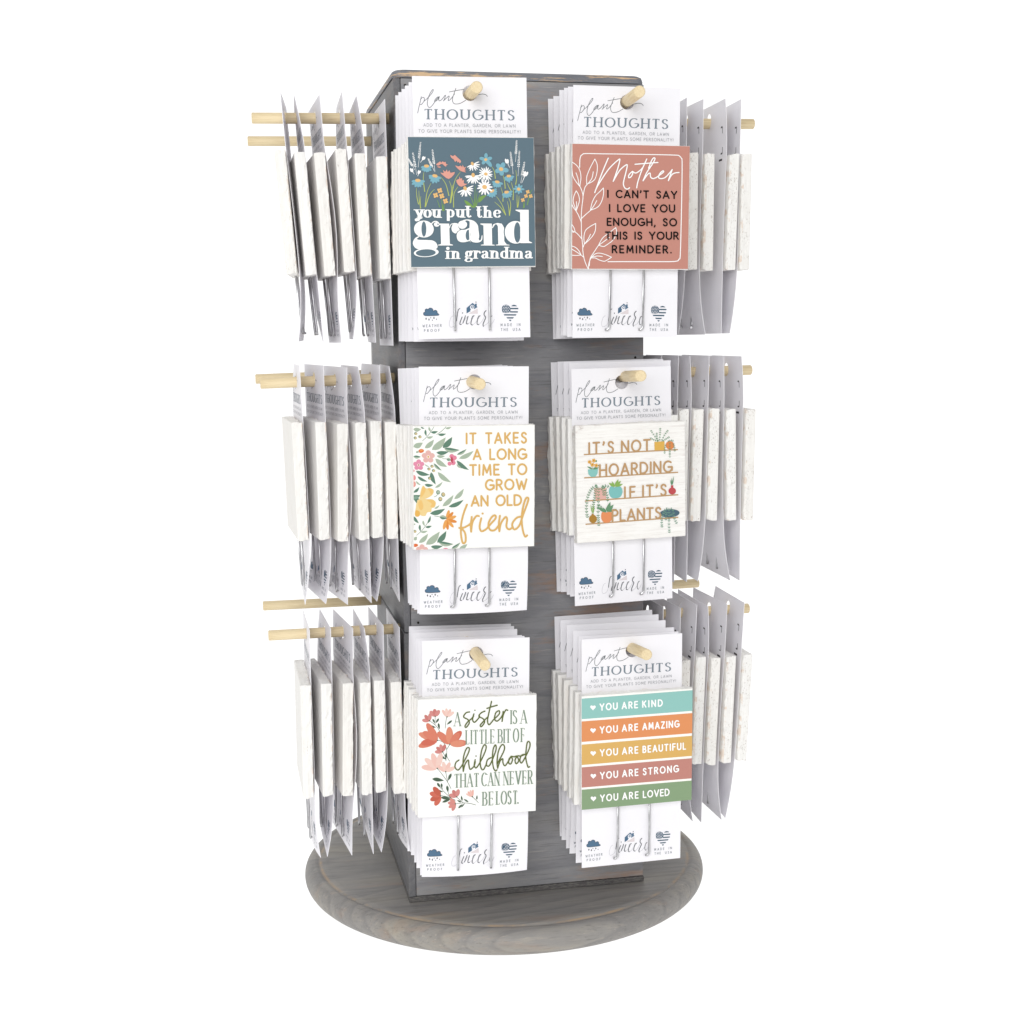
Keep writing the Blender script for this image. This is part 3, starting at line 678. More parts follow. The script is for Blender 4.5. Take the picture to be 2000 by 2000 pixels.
for nm, z, sgn, L_ in SIDES:
    for i, (X1, X2, yaw, bi) in enumerate(L_):
        zb = z-.194+(.004 if sgn > 0 else 0)+HT.get((nm, i), random.uniform(-.0012, .0012))
        face = "seen edge-on" if sgn < 0 else "seen from behind"
        bk = (i*2+(sgn > 0)) % 6
        place(bi, bk if sgn < 0 else 'pitted%d' % bk, bool((i+1) % 2), mat_side(X1+random.uniform(-.0007, .0007), X2, zb, sgn, yaw+random.uniform(-1.2, 1.2), yn+random.uniform(-.0008, .0008)),
              "white sign %s, %s on the %s" % (face, PL[i], nm), "signs on the "+nm, board=BOARD_ME[bk] if sgn < 0 else BOARD_PIT[bk])
def kid(o, n): return [c for c in o.children if c.name.split('.')[0] == n][0]
def face_part(board, col):
    bm = bmesh.new(); e_ = BS/2-.0004
    vs_ = [bm.verts.new((x, -BT-.00012, z)) for x, z in ((-e_, -e_), (e_, -e_), (e_, e_), (-e_, e_))]; bm.faces.new(vs_)
    return link("painted_face", bm_mesh("painted_face", bm), print_mat(col), board)
hb = BS/2
LAST = [None, 0]
def art(corners, cl=True):      # every second sheet (the lettering) lies just above the illustration
    LAST[1] += 1; up = LAST[0].off+3e-5 if LAST[1] % 2 == 0 else 0
    LAST[0] = Art(corners, -hb, hb, -hb, hb, -BT-.0002-up, None, cl); return LAST[0]
WHT = (252, 252, 250)
# ---- sign 1: flower meadow, grandma
bd = kid(FRONTS['TL'], 'sign_board'); TEAL = (104, 126, 138); face_part(bd, TEAL)
C1 = [(8, 32), (1885, 18), (1900, 1910), (42, 1945)]
A = art(C1); SKY = (134, 188, 204); YEL = (247, 200, 134); PNK = (240, 172, 156); G1 = (196, 208, 112); G2 = (132, 172, 92)
rnd = random.Random(5)
def stems(L_, c, w0=9, w1=14):
    for P in L_: A.taper(P, w0*.5, w1, c)
stems([[(248, 550), (238, 650), (258, 835)], [(135, 780), (140, 900), (165, 1020)], [(172, 820), (176, 950), (195, 1070)], [(200, 900), (190, 980), (195, 1080)], [(350, 710), (290, 850), (262, 1060)], [(405, 795), (330, 880), (268, 1050)],
       [(492, 610), (570, 720), (615, 890)], [(620, 670), (655, 790), (630, 1000)], [(790, 535), (700, 680), (640, 990)], [(750, 755), (690, 860), (682, 1060)], [(665, 730), (670, 850), (640, 960)],
       [(1250, 450), (1290, 520), (1305, 630)], [(1410, 550), (1440, 660), (1450, 775)], [(1385, 755), (1415, 860), (1415, 965)], [(1480, 690), (1510, 760), (1540, 810)], [(1540, 680), (1570, 800), (1565, 940)],
       [(1610, 500), (1620, 620), (1605, 715)], [(1625, 860), (1625, 950), (1630, 1050)], [(1655, 880), (1650, 960), (1635, 1045)], [(1320, 890), (1400, 1010), (1455, 1165)], [(1290, 970), (1380, 1050), (1450, 1150)], [(1500, 910), (1530, 1000), (1510, 1170)], [(1480, 960), (1500, 1050), (1510, 1160)]], G1)
stems([[(1005, 740), (1000, 880), (990, 1050)], [(905, 860), (960, 950), (985, 1050)], [(1035, 820), (1020, 920), (1005, 1050)], [(1100, 830), (1050, 920), (1015, 1050)], [(440, 950), (465, 1020), (475, 1060)], [(505, 930), (512, 1010), (520, 1110)], [(545, 1010), (540, 1060), (540, 1115)], [(530, 1010), (525, 1060), (528, 1110)],
       [(1720, 960), (1722, 1010), (1718, 1055)], [(1850, 780), (1820, 840), (1775, 1010)], [(1740, 960), (1735, 1010), (1728, 1050)]], G2)
A.leaf(840, 950, 1000, 1062, 50, G2, None, .06); A.leaf(1050, 985, 1180, 872, 55, G2, None, -.12)
def sprig(x0, y0, x1, y1, r=9):
    A.taper([(x0, y0), ((x0+x1)/2+4, (y0+y1)/2), (x1, y1)], 5, 2, WHT, 4)
    for i in range(14):
        t = .38+.62*i/14; sz = r*(1.15-.7*t)+2; x = x0+(x1-x0)*t; y = y0+(y1-y0)*t
        for sg in (-1, 1): A.ell(x+sg*sz*1.1, y+rnd.uniform(-5, 5), sz, sz*.55, WHT, rnd.uniform(-50, 50), 6)
for q in ((140, 590, 85, 258), (163, 480, 203, 105), (112, 520, 15, 348), (410, 545, 375, 212), (400, 530, 312, 348), (1568, 560, 1530, 230), (1605, 380, 1625, 58), (1640, 590, 1665, 208), (1680, 690, 1740, 372)): sprig(*q)
for x, y, r, sx, sy in ((245, 345, 30, 195, 410), (68, 522, 30, 105, 580), (178, 548, 28, 155, 610), (1478, 372, 36, 1520, 470), (1755, 555, 42, 1695, 690)):
    A.taper([(sx, sy), ((x+sx)/2, (y+sy)/2+3), (x, y)], 4, 12, WHT, 3); A.ell(x-r*.35, y, r*.45, r, WHT, 15 if sx < x else -15); A.ell(x+r*.35, y+2, r*.42, r*.9, WHT, 30 if sx < x else -5)
def daisy(x, y, r, n, col, cc, a0=0, a1=360, pw=.18, cr=.24):
    for i in range(n):
        a = math.radians(a0+(a1-a0)*(i+.5*(a1-a0 < 360))/n+rnd.uniform(-5, 5)); l_ = r*rnd.uniform(.82, 1.05)
        A.ell(x+math.cos(a)*l_*.6, y+math.sin(a)*l_*.6, l_*.45, r*pw, col, math.degrees(a), 10)
    if cc: A.ell(x, y, r*cr, r*cr*.85, cc, 10, 12)
for x, y, r in ((285, 470, 95), (155, 682, 100), (408, 612, 100), (1330, 688, 88), (1252, 822, 90), (1468, 836, 88), (1502, 600, 84)):
    tilt = {408: 15, 1252: -35, 1468: -20, 1330: 10, 1502: -10}.get(x, 0)
    daisy(x, y, r, 7, SKY, None, -8+tilt, 188+tilt, .21); A.ell(x+2, y-10, r*.4, r*.24, YEL, tilt*.8, 12); A.ell(x-r*.2, y-18, r*.14, r*.14, YEL, 0, 8); A.ell(x+r*.22, y-16, r*.15, r*.13, YEL, 0, 8)
daisy(1650, 780, 82, 8, SKY, YEL, 0, 360, .2, .34); daisy(1165, 355, 90, 5, SKY, YEL, -90, 270, .3, .28); daisy(1390, 490, 108, 5, SKY, YEL, -60, 300, .33, .3)
A.ell(1215, 410, 60, 28, SKY, 55)
daisy(1163, 565, 112, 17, WHT, YEL, 0, 360, .085, .25); daisy(1143, 755, 118, 13, WHT, YEL, 0, 360, .12, .32)
for x, y, r, n in ((968, 428, 105, 9), (978, 595, 128, 11), (858, 790, 125, 10)):
    dd = 0 if x == 978 else -25
    daisy(x, y, r, n, WHT, None, -12+dd, 190+dd, .085); A.ell(x-4, y-12, r*.2, r*.26, YEL, -20 if dd else 0, 12)
for P in ([(490, 552), (540, 560), (528, 510), (562, 540), (585, 505), (600, 545), (625, 515), (640, 555), (700, 540), (690, 580), (615, 645), (545, 605)],
          [(710, 445), (760, 460), (790, 445), (815, 470), (820, 435), (845, 475), (880, 455), (850, 500), (880, 512), (845, 520), (872, 545), (800, 530), (745, 490)],
          [(725, 660), (770, 640), (765, 600), (790, 640), (810, 625), (815, 665), (838, 655), (835, 695), (850, 710), (885, 715), (800, 755), (745, 720)],
          [(638, 295), (680, 310), (705, 292), (740, 325), (770, 350), (800, 385), (775, 415), (765, 390), (745, 405), (735, 375), (710, 395), (690, 360), (655, 335)],
          [(428, 435), (465, 405), (490, 390), (505, 410), (520, 390), (550, 400), (570, 395), (575, 425), (605, 435), (580, 445), (575, 465), (545, 450), (520, 425), (490, 435), (470, 450), (445, 448)], [(440, 468), (470, 462), (500, 470), (480, 483)]):
    A.poly(P, PNK, 2)
for x, y in ((480, 815), (418, 885), (508, 895), (563, 968), (1785, 818), (1757, 880), (1828, 880), (1710, 938)):
    r = 42 if x < 1000 else 32
    for i in range(4):
        a = i*math.pi/2+.5; A.ell(x+math.cos(a)*r*.5, y+math.sin(a)*r*.5, r*.52, r*.42, YEL, math.degrees(a), 10)
    A.ell(x, y, r*.14, r*.14, (130, 120, 60), 0, 6)
A.done("illustration", bd)
A = art(C1); A.dy = 985
fat(A, "you", (112, 228), (500, 222), 112, WHT, .36); fat(A, "put", (575, 218), (945, 214), 110, WHT, .36); fat(A, "the", (1018, 216), (1380, 212), 108, WHT, .36)
A.ell(130, 262, 24, 22, WHT)
A.ell(240, 395, 146, 124, WHT, n=32); A.ell(240, 395, 36, 112, TEAL, n=28)
A.stroke([(352, 318), (385, 288), (425, 282), (455, 300)], 16, WHT); A.ell(430, 325, 42, 34, WHT); A.ell(452, 322, 18, 10, TEAL)
A.poly([(165, 500), (110, 528), (76, 590), (92, 650), (150, 688), (300, 690), (410, 685), (440, 650), (420, 595), (370, 562), (300, 555), (160, 552), (138, 535), (168, 514)], WHT, 4)
A.ell(272, 738, 184, 66, WHT, -4, 36); A.ell(265, 742, 148, 52, TEAL, -3, 32)
A.poly([(455, 312), (614, 312), (622, 608), (668, 620), (668, 630), (448, 633), (448, 623), (492, 612), (486, 336), (455, 322)], WHT)
A.stroke([(618, 372), (640, 325), (690, 308), (735, 312)], 12, WHT); A.poly([(680, 315), (738, 308), (748, 360), (770, 400), (735, 425), (712, 455), (668, 435), (648, 390), (655, 345)], WHT, 4)
A.poly([(775, 290), (830, 256), (900, 248), (980, 268), (1035, 325), (1048, 400), (1048, 520), (918, 520), (918, 300), (905, 270), (870, 262), (850, 270)], WHT, 3)
A.ell(812, 325, 68, 60, WHT, -15, 26)
A.poly([(918, 490), (1048, 490), (1050, 530), (1062, 552), (1082, 540), (1096, 480), (1106, 484), (1100, 545), (1062, 578), (990, 584), (935, 560)], WHT, 3)
A.poly([(922, 384), (850, 398), (780, 405), (735, 445), (724, 500), (745, 558), (800, 582), (870, 574), (922, 540)], WHT, 4); A.ell(893, 475, 36, 78, TEAL, 4, 24)
A.poly([(905, 372), (925, 372), (925, 585), (912, 555)], WHT)
A.poly([(1078, 304), (1246, 304), (1250, 610), (1286, 616), (1286, 626), (1082, 626), (1082, 616), (1125, 610), (1121, 332), (1078, 318)], WHT)
A.poly([(1246, 365), (1270, 312), (1330, 293), (1395, 305), (1428, 360), (1430, 560), (1465, 608), (1506, 612), (1506, 621), (1304, 623), (1304, 613), (1340, 606), (1336, 350), (1322, 318), (1295, 316), (1258, 372)], WHT)
A.ell(1598, 428, 176, 176, TEAL, n=36); A.ell(1600, 428, 162, 166, WHT, n=40); A.ell(1625, 430, 50, 150, TEAL, n=32)
A.poly([(1600, 96), (1796, 96), (1796, 555), (1842, 574), (1842, 584), (1668, 586), (1668, 135), (1600, 108)], WHT)
fat(A, "in", (560, 822), (772, 820), 105, WHT, .36); A.ell(592, 674, 26, 24, WHT)
fat(A, "grandma", (842, 816), (1856, 806), 108, WHT, .36, xs=1.3)
A.done("lettering", bd)
# ---- sign 2: Mother
bd = kid(FRONTS['TR'], 'sign_board'); face_part(bd, (211, 149, 134))
C2 = [(62, 38), (1815, 62), (1757, 1898), (40, 1900)]
A = art(C2)
A.stroke([(173, 395), (176, 290), (190, 230), (215, 205), (260, 190), (500, 192), (900, 194), (1300, 198), (1600, 203), (1650, 215), (1680, 250), (1690, 300), (1680, 700), (1662, 1200), (1640, 1690), (1620, 1745), (1560, 1780), (1200, 1784), (800, 1786), (575, 1788)], 13, WHT, 3)
w = 11
for P in ([(285, 1898), (235, 1780), (210, 1650), (205, 1540), (192, 1400), (190, 1250), (190, 1120), (200, 980), (218, 830), (200, 740), (165, 660)],
          [(218, 830), (245, 700), (280, 650)], [(185, 1160), (260, 1090), (330, 1030)], [(190, 1210), (150, 1110), (112, 1040)], [(210, 1580), (230, 1530)], [(190, 1450), (140, 1390), (95, 1350)], [(300, 1850), (315, 1740), (370, 1650), (440, 1545)],
          [(288, 1890), (295, 1810), (325, 1735)], [(215, 1720), (180, 1690)],
          [(60, 318), (120, 360), (170, 430), (190, 540), (172, 680)], [(172, 680), (110, 600), (70, 520), (58, 420)], [(160, 655), (145, 560), (118, 478)],
          [(275, 640), (275, 540), (310, 440), (360, 340), (398, 270)], [(398, 270), (430, 350), (430, 450), (400, 560), (350, 610), (275, 645)], [(290, 640), (350, 560), (372, 460)],
          [(118, 745), (85, 820), (72, 900), (95, 980), (115, 1040)], [(118, 745), (150, 800), (165, 880), (145, 960), (115, 1040)], [(118, 1035), (122, 960), (120, 905)],
          [(325, 1030), (350, 920), (400, 820), (460, 760), (520, 700)], [(520, 700), (520, 790), (490, 900), (430, 985), (325, 1030)], [(330, 1030), (385, 950), (420, 888)],
          [(50, 940), (80, 1000), (112, 1040)],
          [(232, 1530), (225, 1430), (250, 1330), (320, 1270), (400, 1225)], [(400, 1225), (395, 1320), (360, 1400), (290, 1480), (232, 1530)], [(240, 1520), (290, 1450), (322, 1385)],
          [(440, 1545), (500, 1440), (600, 1360), (695, 1285)], [(695, 1285), (705, 1370), (650, 1470), (560, 1540), (510, 1565), (440, 1545)], [(450, 1540), (520, 1490), (600, 1430)],
          [(45, 1235), (80, 1290), (98, 1355)], [(45, 1320), (70, 1345), (98, 1355)], [(45, 1350), (75, 1358)],
          [(45, 1560), (100, 1580), (150, 1630), (180, 1690)], [(45, 1605), (120, 1650), (180, 1690)], [(45, 1695), (110, 1698), (180, 1692)],
          [(325, 1735), (380, 1680), (440, 1662), (530, 1680), (628, 1722)], [(628, 1722), (560, 1765), (520, 1782), (450, 1765), (390, 1735), (325, 1735)], [(345, 1720), (420, 1705), (492, 1712)]):
    A.stroke(P, w, WHT)
A.done("illustration", bd)
A = art(C2)
for P in ([(595, 255), (500, 480), (390, 770)], [(390, 770), (440, 660), (600, 420), (745, 280), (765, 290), (730, 420), (665, 600)], [(665, 600), (760, 440), (850, 360), (875, 365), (850, 480), (815, 620), (830, 690), (870, 715), (905, 695)],
          [(950, 450), (900, 500), (895, 545), (930, 530), (955, 480), (950, 450), (1000, 475), (1070, 430), (1100, 395)], [(1165, 265), (1090, 430), (1030, 600), (1010, 695)], [(990, 345), (1100, 335), (1330, 315)],
          [(1190, 400), (1240, 280), (1275, 245), (1285, 270), (1240, 350), (1160, 470), (1105, 590)], [(1105, 590), (1170, 500), (1210, 475), (1218, 530), (1250, 555), (1300, 540), (1370, 490), (1412, 455), (1400, 440), (1360, 475), (1335, 530), (1360, 555), (1430, 540), (1500, 470), (1540, 420)],
          [(1540, 420), (1510, 500), (1480, 585)], [(1480, 585), (1530, 500), (1580, 470), (1640, 462)]):
    A.stroke(P, 17, WHT)
K = (14, 10, 10)
for t, a, b_ in (("I CAN'T SAY", (582, 838), (1600, 848)), ("I LOVE YOU", (605, 1048), (1565, 1050)), ("ENOUGH, SO", (572, 1252), (1590, 1254)), ("THIS IS YOUR", (545, 1455), (1612, 1452)), ("REMINDER.", (642, 1655), (1505, 1655))):
    A.text(t, a, b_, 102, 21, K, xs=1.06, space=.42)
A.done("lettering", bd)
# ---- sign 3: friend
bd = kid(FRONTS['ML'], 'sign_board'); face_part(bd, (247, 247, 242))
C3 = [(55, 65), (1858, 32), (1842, 1825), (65, 1898)]
A = art(C3); DG = (104, 140, 120); LG = (180, 196, 174); TG = (222, 200, 150)
for q in ((60, 110, 175, 110, 60, LG), (60, 370, 200, 310, 80, LG), (230, 390, 365, 262, 70, LG), (335, 415, 540, 228, 100, LG), (495, 385, 635, 222, 85, DG), (515, 395, 745, 415, 70, DG, LG), (400, 455, 585, 440, 60, DG), (705, 485, 848, 400, 45, DG, LG),
          (735, 540, 952, 425, 65, LG), (700, 570, 882, 708, 62, DG), (405, 505, 530, 505, 42, LG), (385, 545, 560, 665, 72, LG), (360, 615, 480, 720, 42, DG, LG), (700, 625, 775, 685, 30, LG), (60, 515, 170, 518, 46, DG, LG),
          (95, 730, 302, 785, 62, DG), (320, 745, 390, 928, 65, DG), (420, 745, 618, 893, 70, LG), (120, 810, 270, 885, 42, DG), (225, 930, 355, 935, 45, DG), (380, 975, 492, 888, 35, LG), (95, 880, 170, 938, 26, LG), (60, 1050, 148, 968, 40, DG),
          (665, 1140, 805, 985, 62, LG), (490, 1248, 652, 1080, 68, LG), (580, 1255, 802, 1150, 62, DG), (305, 1358, 528, 1285, 72, DG), (370, 1285, 445, 1232, 26, LG), (60, 1400, 140, 1503, 45, DG), (245, 1815, 448, 1622, 100, LG), (410, 1785, 545, 1612, 80, DG),
          (430, 1780, 650, 1805, 65, DG, LG), (315, 1845, 495, 1832, 55, DG), (140, 1790, 275, 1655, 65, LG), (620, 1872, 752, 1780, 45, DG, LG), (735, 1872, 855, 1803, 55, LG), (60, 1750, 110, 1700, 50, LG), (60, 1520, 90, 1510, 22, LG), (320, 1885, 430, 1878, 24, LG),
          (240, 115, 255, 215, 32, DG), (290, 75, 320, 150, 30, LG), (320, 155, 425, 140, 38, DG), (260, 235, 355, 215, 34, LG), (425, 188, 545, 175, 38, DG), (535, 95, 625, 75, 30, LG), (170, 78, 225, 98, 22, DG),
          (155, 1520, 165, 1625, 34, DG), (270, 1500, 310, 1390, 34, DG), (200, 1460, 228, 1545, 30, LG), (235, 1558, 332, 1538, 34, DG), (165, 1632, 270, 1612, 32, LG), (225, 630, 300, 665, 16, LG)):
    A.leaf(*q[:5], q[5], q[6] if len(q) > 6 else None, .07)
for P in ([(195, 282), (280, 200), (365, 75)], [(405, 188), (480, 135), (545, 70)], [(105, 1680), (200, 1590), (290, 1460)], [(365, 1110), (400, 1095), (420, 1070)], [(490, 545), (560, 548)], [(370, 1392), (450, 1405)]): A.stroke(P, 6, DG)
for x, y in ((95, 175), (88, 240), (158, 222), (335, 658), (290, 698), (358, 722), (298, 835), (80, 1622)): A.ell(x, y, 24, 21, DG, 20); A.ell(x+5, y+3, 17, 17, TG, 20)
for x, y in ((425, 1042), (500, 1075), (457, 1142)): A.ell(x, y, 29, 32, DG); A.ell(x+3, y-3, 22, 24, LG if x == 425 else TG)
def blossom(x, y, r, c, cc, n=5, off=0):
    for i in range(n):
        a = 2*math.pi*i/n-math.pi/2+off; A.ell(x+math.cos(a)*r*.6, y+math.sin(a)*r*.6, r*.42, r*.38, c, 0, 12)
    A.ell(x, y, r*.4, r*.4, c, 0, 12); A.ell(x, y, r*.24, r*.24, (250, 246, 236), 0, 8); A.ell(x, y, r*.15, r*.17, cc, 0, 8)
blossom(280, 518, 98, (242, 192, 184), (226, 176, 90)); blossom(138, 640, 84, (240, 152, 180), (190, 90, 90)); blossom(185, 1900, 90, (242, 192, 184), (226, 176, 90))
A.ell(175, 432, 42, 28, (236, 120, 66), -10); A.ell(180, 425, 25, 14, (248, 160, 96), -10); A.leaf(95, 455, 150, 440, 30, LG); A.ell(85, 1828, 42, 24, (236, 120, 66), -8)
for x, y, r in ((628, 508, 34), (668, 530, 34), (650, 605, 34), (595, 618, 30), (640, 560, 34)): A.ell(x, y, r, r, (240, 144, 168))
A.poly([(610, 560), (630, 505), (645, 550), (655, 540), (640, 580), (650, 610), (620, 590)], (200, 74, 92), 2); A.leaf(550, 550, 620, 560, 45, LG, DG)
A.ell(62, 830, 34, 42, (246, 160, 160)); A.ell(62, 925, 34, 45, (246, 172, 160)); A.ell(60, 725, 18, 18, (240, 152, 160)); A.ell(535, 1880, 38, 18, (240, 144, 168))
Y1 = (250, 206, 126); Y2 = (252, 222, 156); Y3 = (244, 190, 98)
A.poly([(150, 1140), (175, 1000), (205, 945), (245, 985), (300, 980), (350, 1000), (360, 1040), (330, 1090), (260, 1130), (200, 1145)], Y2, 4); A.poly([(165, 1120), (185, 990), (215, 955), (240, 1000), (215, 1070)], Y1, 4); A.poly([(270, 990), (335, 995), (350, 1040), (320, 1080), (300, 1030)], Y1, 3)
A.poly([(110, 1180), (160, 1140), (260, 1145), (340, 1148), (390, 1190), (375, 1260), (330, 1280), (320, 1330), (265, 1340), (235, 1390), (180, 1390), (140, 1370), (100, 1405), (80, 1370), (95, 1270)], Y2, 4)
A.poly([(260, 1160), (340, 1155), (382, 1195), (370, 1255), (310, 1255), (330, 1210)], Y1, 3); A.poly([(130, 1200), (175, 1160), (205, 1250), (180, 1310), (145, 1280)], Y1, 4); A.poly([(95, 1310), (150, 1330), (150, 1390), (105, 1405), (82, 1370)], Y3, 3)
A.poly([(60, 1085), (165, 1085), (130, 1130), (145, 1145), (115, 1160), (110, 1210), (60, 1150)], DG); A.ell(95, 1125, 38, 22, (140, 172, 152), -15)
O1 = (246, 176, 96); O2 = (236, 150, 74)
for a in (-75, -50, -22, 12, 48, 82, 105):
    r_ = math.radians(a); A.ell(545+math.cos(r_)*85, 1455+math.sin(r_)*75-8, 74, 24, O1 if a in (-75, -22, 48, 105) else O2, a)
A.leaf(445, 1405, 560, 1420, 62, LG, DG)
A.done("illustration", bd)
A = art(C3); OC = (234, 188, 112)
for t, a, b_, hh in (("IT TAKES", (845, 318), (1728, 300), 148), ("A LONG", (950, 552), (1725, 538), 145), ("TIME TO", (898, 785), (1728, 765), 148), ("GROW", (1128, 1000), (1728, 985), 145), ("AN OLD", (918, 1240), (1648, 1218), 145)):
    A.text(t, a, b_, hh, 27, OC, xs=.95 if t != "IT TAKES" else .88, space=.35)
for P in ([(850, 1220), (800, 1350), (765, 1500), (760, 1650), (780, 1770), (805, 1790), (830, 1750), (820, 1640), (770, 1575), (735, 1565)], [(735, 1565), (800, 1560), (870, 1525), (920, 1480)], [(920, 1400), (905, 1520), (910, 1620)], [(910, 1620), (930, 1480), (985, 1390), (1025, 1388)],
          [(1060, 1420), (1035, 1540), (1060, 1610), (1130, 1580), (1200, 1500), (1270, 1420), (1265, 1375), (1215, 1400), (1165, 1500), (1190, 1590), (1260, 1590), (1325, 1510)], [(1335, 1380), (1318, 1500), (1325, 1610)], [(1325, 1610), (1350, 1490), (1415, 1400), (1440, 1430), (1430, 1540), (1470, 1580), (1525, 1545)],
          [(1650, 1390), (1580, 1410), (1515, 1500), (1545, 1580), (1620, 1520), (1680, 1350), (1740, 1190), (1755, 1120), (1720, 1120), (1680, 1230), (1655, 1400), (1665, 1560), (1700, 1680), (1735, 1665)]):
    A.stroke(P, 27, OC)
A.ell(1080, 1350, 15, 15, OC)
A.done("lettering", bd)
# ---- sign 4: plant shelves
bd = kid(FRONTS['MR'], 'sign_board')
C4 = [(52, 150), (1605, 60), (1620, 1770), (70, 1885)]
A = art(C4); TAN = (204, 164, 118); GG = (112, 158, 120); LGG = (150, 190, 100)
for a, b_ in (((168, 572), (1500, 484)), ((172, 914), (1505, 820)), ((180, 1256), (1508, 1154)), ((188, 1600), (1510, 1490))): A.ribbon([a, b_], 18, TAN, cap=False)
A.poly([(1165, 375), (1310, 362), (1310, 492), (1168, 498)], (238, 190, 96)); A.ell(1387, 422, 62, 62, (236, 148, 88))
def vine(P, c=GG, sz=11, st=26):
    Q = catmull(P, 6); A.ribbon(Q, 3, c, cap=False); acc = 0
    for a, b_ in zip(Q, Q[1:]):
        l_ = math.hypot(b_[0]-a[0], b_[1]-a[1]); acc += l_
        if acc > st:
            acc = 0; an = math.degrees(math.atan2(b_[1]-a[1], b_[0]-a[0]))
            for sg in (-1, 1):
                r_ = math.radians(an+sg*130); A.ell(b_[0]+math.cos(r_)*sz, b_[1]+math.sin(r_)*sz, sz, sz*.42, c, an+sg*130, 6)
for P in ([(1225, 365), (1170, 290), (1115, 205)], [(1215, 365), (1200, 290), (1200, 230)], [(1240, 365), (1245, 260), (1250, 170)], [(1265, 365), (1310, 270), (1360, 200)], [(1225, 368), (1150, 340), (1095, 310)], [(1270, 368), (1330, 330), (1385, 295)],
          [(1330, 400), (1312, 470), (1312, 550)], [(1385, 380), (1385, 480), (1385, 600)], [(1430, 380), (1450, 450), (1455, 510)], [(1350, 370), (1400, 350), (1440, 360)]): vine(P, sz=10, st=20)
A.poly([(222, 790), (365, 780), (360, 850), (330, 895), (270, 900), (230, 860)], (148, 210, 202))
for P in ([(295, 785), (270, 730), (250, 690)], [(295, 785), (300, 720), (310, 670)], [(295, 785), (330, 750), (340, 730)]): A.stroke(P, 4, GG)
for q in ((290, 785, 212, 745, 24), (300, 785, 385, 760, 24), (300, 780, 350, 760, 26), (270, 780, 240, 755, 20), (330, 680, 350, 650, 26), (365, 740, 385, 720, 24)): A.leaf(*q, GG)
for x, y in ((248, 680), (308, 658), (288, 720), (342, 730)): 
    for i in range(5):
        a = i*1.2566; A.ell(x+math.cos(a)*17, y+math.sin(a)*17, 14, 11, (246, 186, 92), math.degrees(a), 8)
    A.ell(x, y, 7, 7, (130, 90, 60), 0, 6)
A.poly([(308, 1062), (488, 1058), (478, 1225), (330, 1235)], (240, 190, 178))
for P in ([(350, 1030), (290, 1060), (240, 1140), (210, 1250), (200, 1380), (215, 1500)], [(350, 1030), (330, 1100), (320, 1200), (300, 1300), (300, 1390)], [(380, 1040), (370, 1150), (370, 1300), (365, 1450), (375, 1620)], [(400, 1030), (450, 1060), (480, 1130), (500, 1200), (500, 1270)], [(350, 1040), (340, 1030), (350, 1015)], [(400, 1060), (440, 1100), (450, 1180)], [(420, 1050), (470, 1030), (530, 1045)], [(360, 1300), (400, 1340), (440, 1345)]): vine(P, sz=15, st=28)
A.poly([(525, 1070), (550, 1035), (600, 1050), (650, 1035), (690, 1045), (712, 1100), (700, 1160), (665, 1200), (600, 1212), (545, 1195), (518, 1130)], (136, 204, 200), 3)
for q in ((600, 1040, 515, 985, 40), (600, 1040, 560, 960, 26), (605, 1040, 655, 928, 36), (610, 1035, 690, 955, 40), (610, 1038, 720, 1000, 34)): A.leaf(*q, LGG)
A.ell(1420, 1098, 54, 52, (206, 88, 92)); A.poly([(1400, 1015), (1436, 1012), (1434, 1060), (1402, 1060)], (206, 88, 92))
for q in ((1412, 1015, 1392, 930, 14), (1415, 1015, 1412, 900, 14), (1422, 1012, 1442, 875, 14)): A.leaf(*q, GG)
A.ell(292, 1520, 56, 62, (184, 138, 62)); A.poly([(275, 1445), (302, 1443), (305, 1480), (270, 1480)], (184, 138, 62))
for q in ((285, 1445, 258, 1300, 14), (290, 1440, 300, 1290, 12), (295, 1445, 310, 1340, 12)): A.leaf(*q, LGG)
A.poly([(410, 1450), (430, 1415), (480, 1425), (530, 1410), (565, 1440), (560, 1520), (520, 1568), (450, 1572), (412, 1520)], (244, 156, 104), 3)
for q in ((485, 1420, 345, 1340, 46), (490, 1415, 540, 1265, 50), (500, 1410, 585, 1305, 48), (505, 1412, 632, 1370, 32), (480, 1415, 430, 1350, 26), (490, 1400, 480, 1350, 20)): A.leaf(*q, GG)
A.ell(1384, 1430, 142, 62, (86, 112, 128), -4, 28)
for P in ([(1370, 1360), (1330, 1370), (1290, 1440), (1270, 1540), (1275, 1640)], [(1370, 1350), (1375, 1450), (1375, 1600), (1380, 1720)], [(1380, 1360), (1430, 1380), (1450, 1500), (1490, 1590)], [(1340, 1400), (1330, 1470), (1330, 1540)], [(1400, 1400), (1410, 1460)]): vine(P, (120, 166, 140), 13, 26)
A.done("illustration", bd)
A = art(C4)
for t, a, b_ in (("IT'S", (240, 560), (582, 535)), ("NOT", (702, 528), (1100, 500)), ("HOARDING", (392, 880), (1412, 812)), ("IF", (742, 1205), (885, 1195)), ("IT'S", (1000, 1182), (1330, 1160)), ("PLANTS", (568, 1548), (1255, 1502))):
    A.text(t, a, b_, 158, 26, TAN, xs=.86)
A.done("lettering", bd)
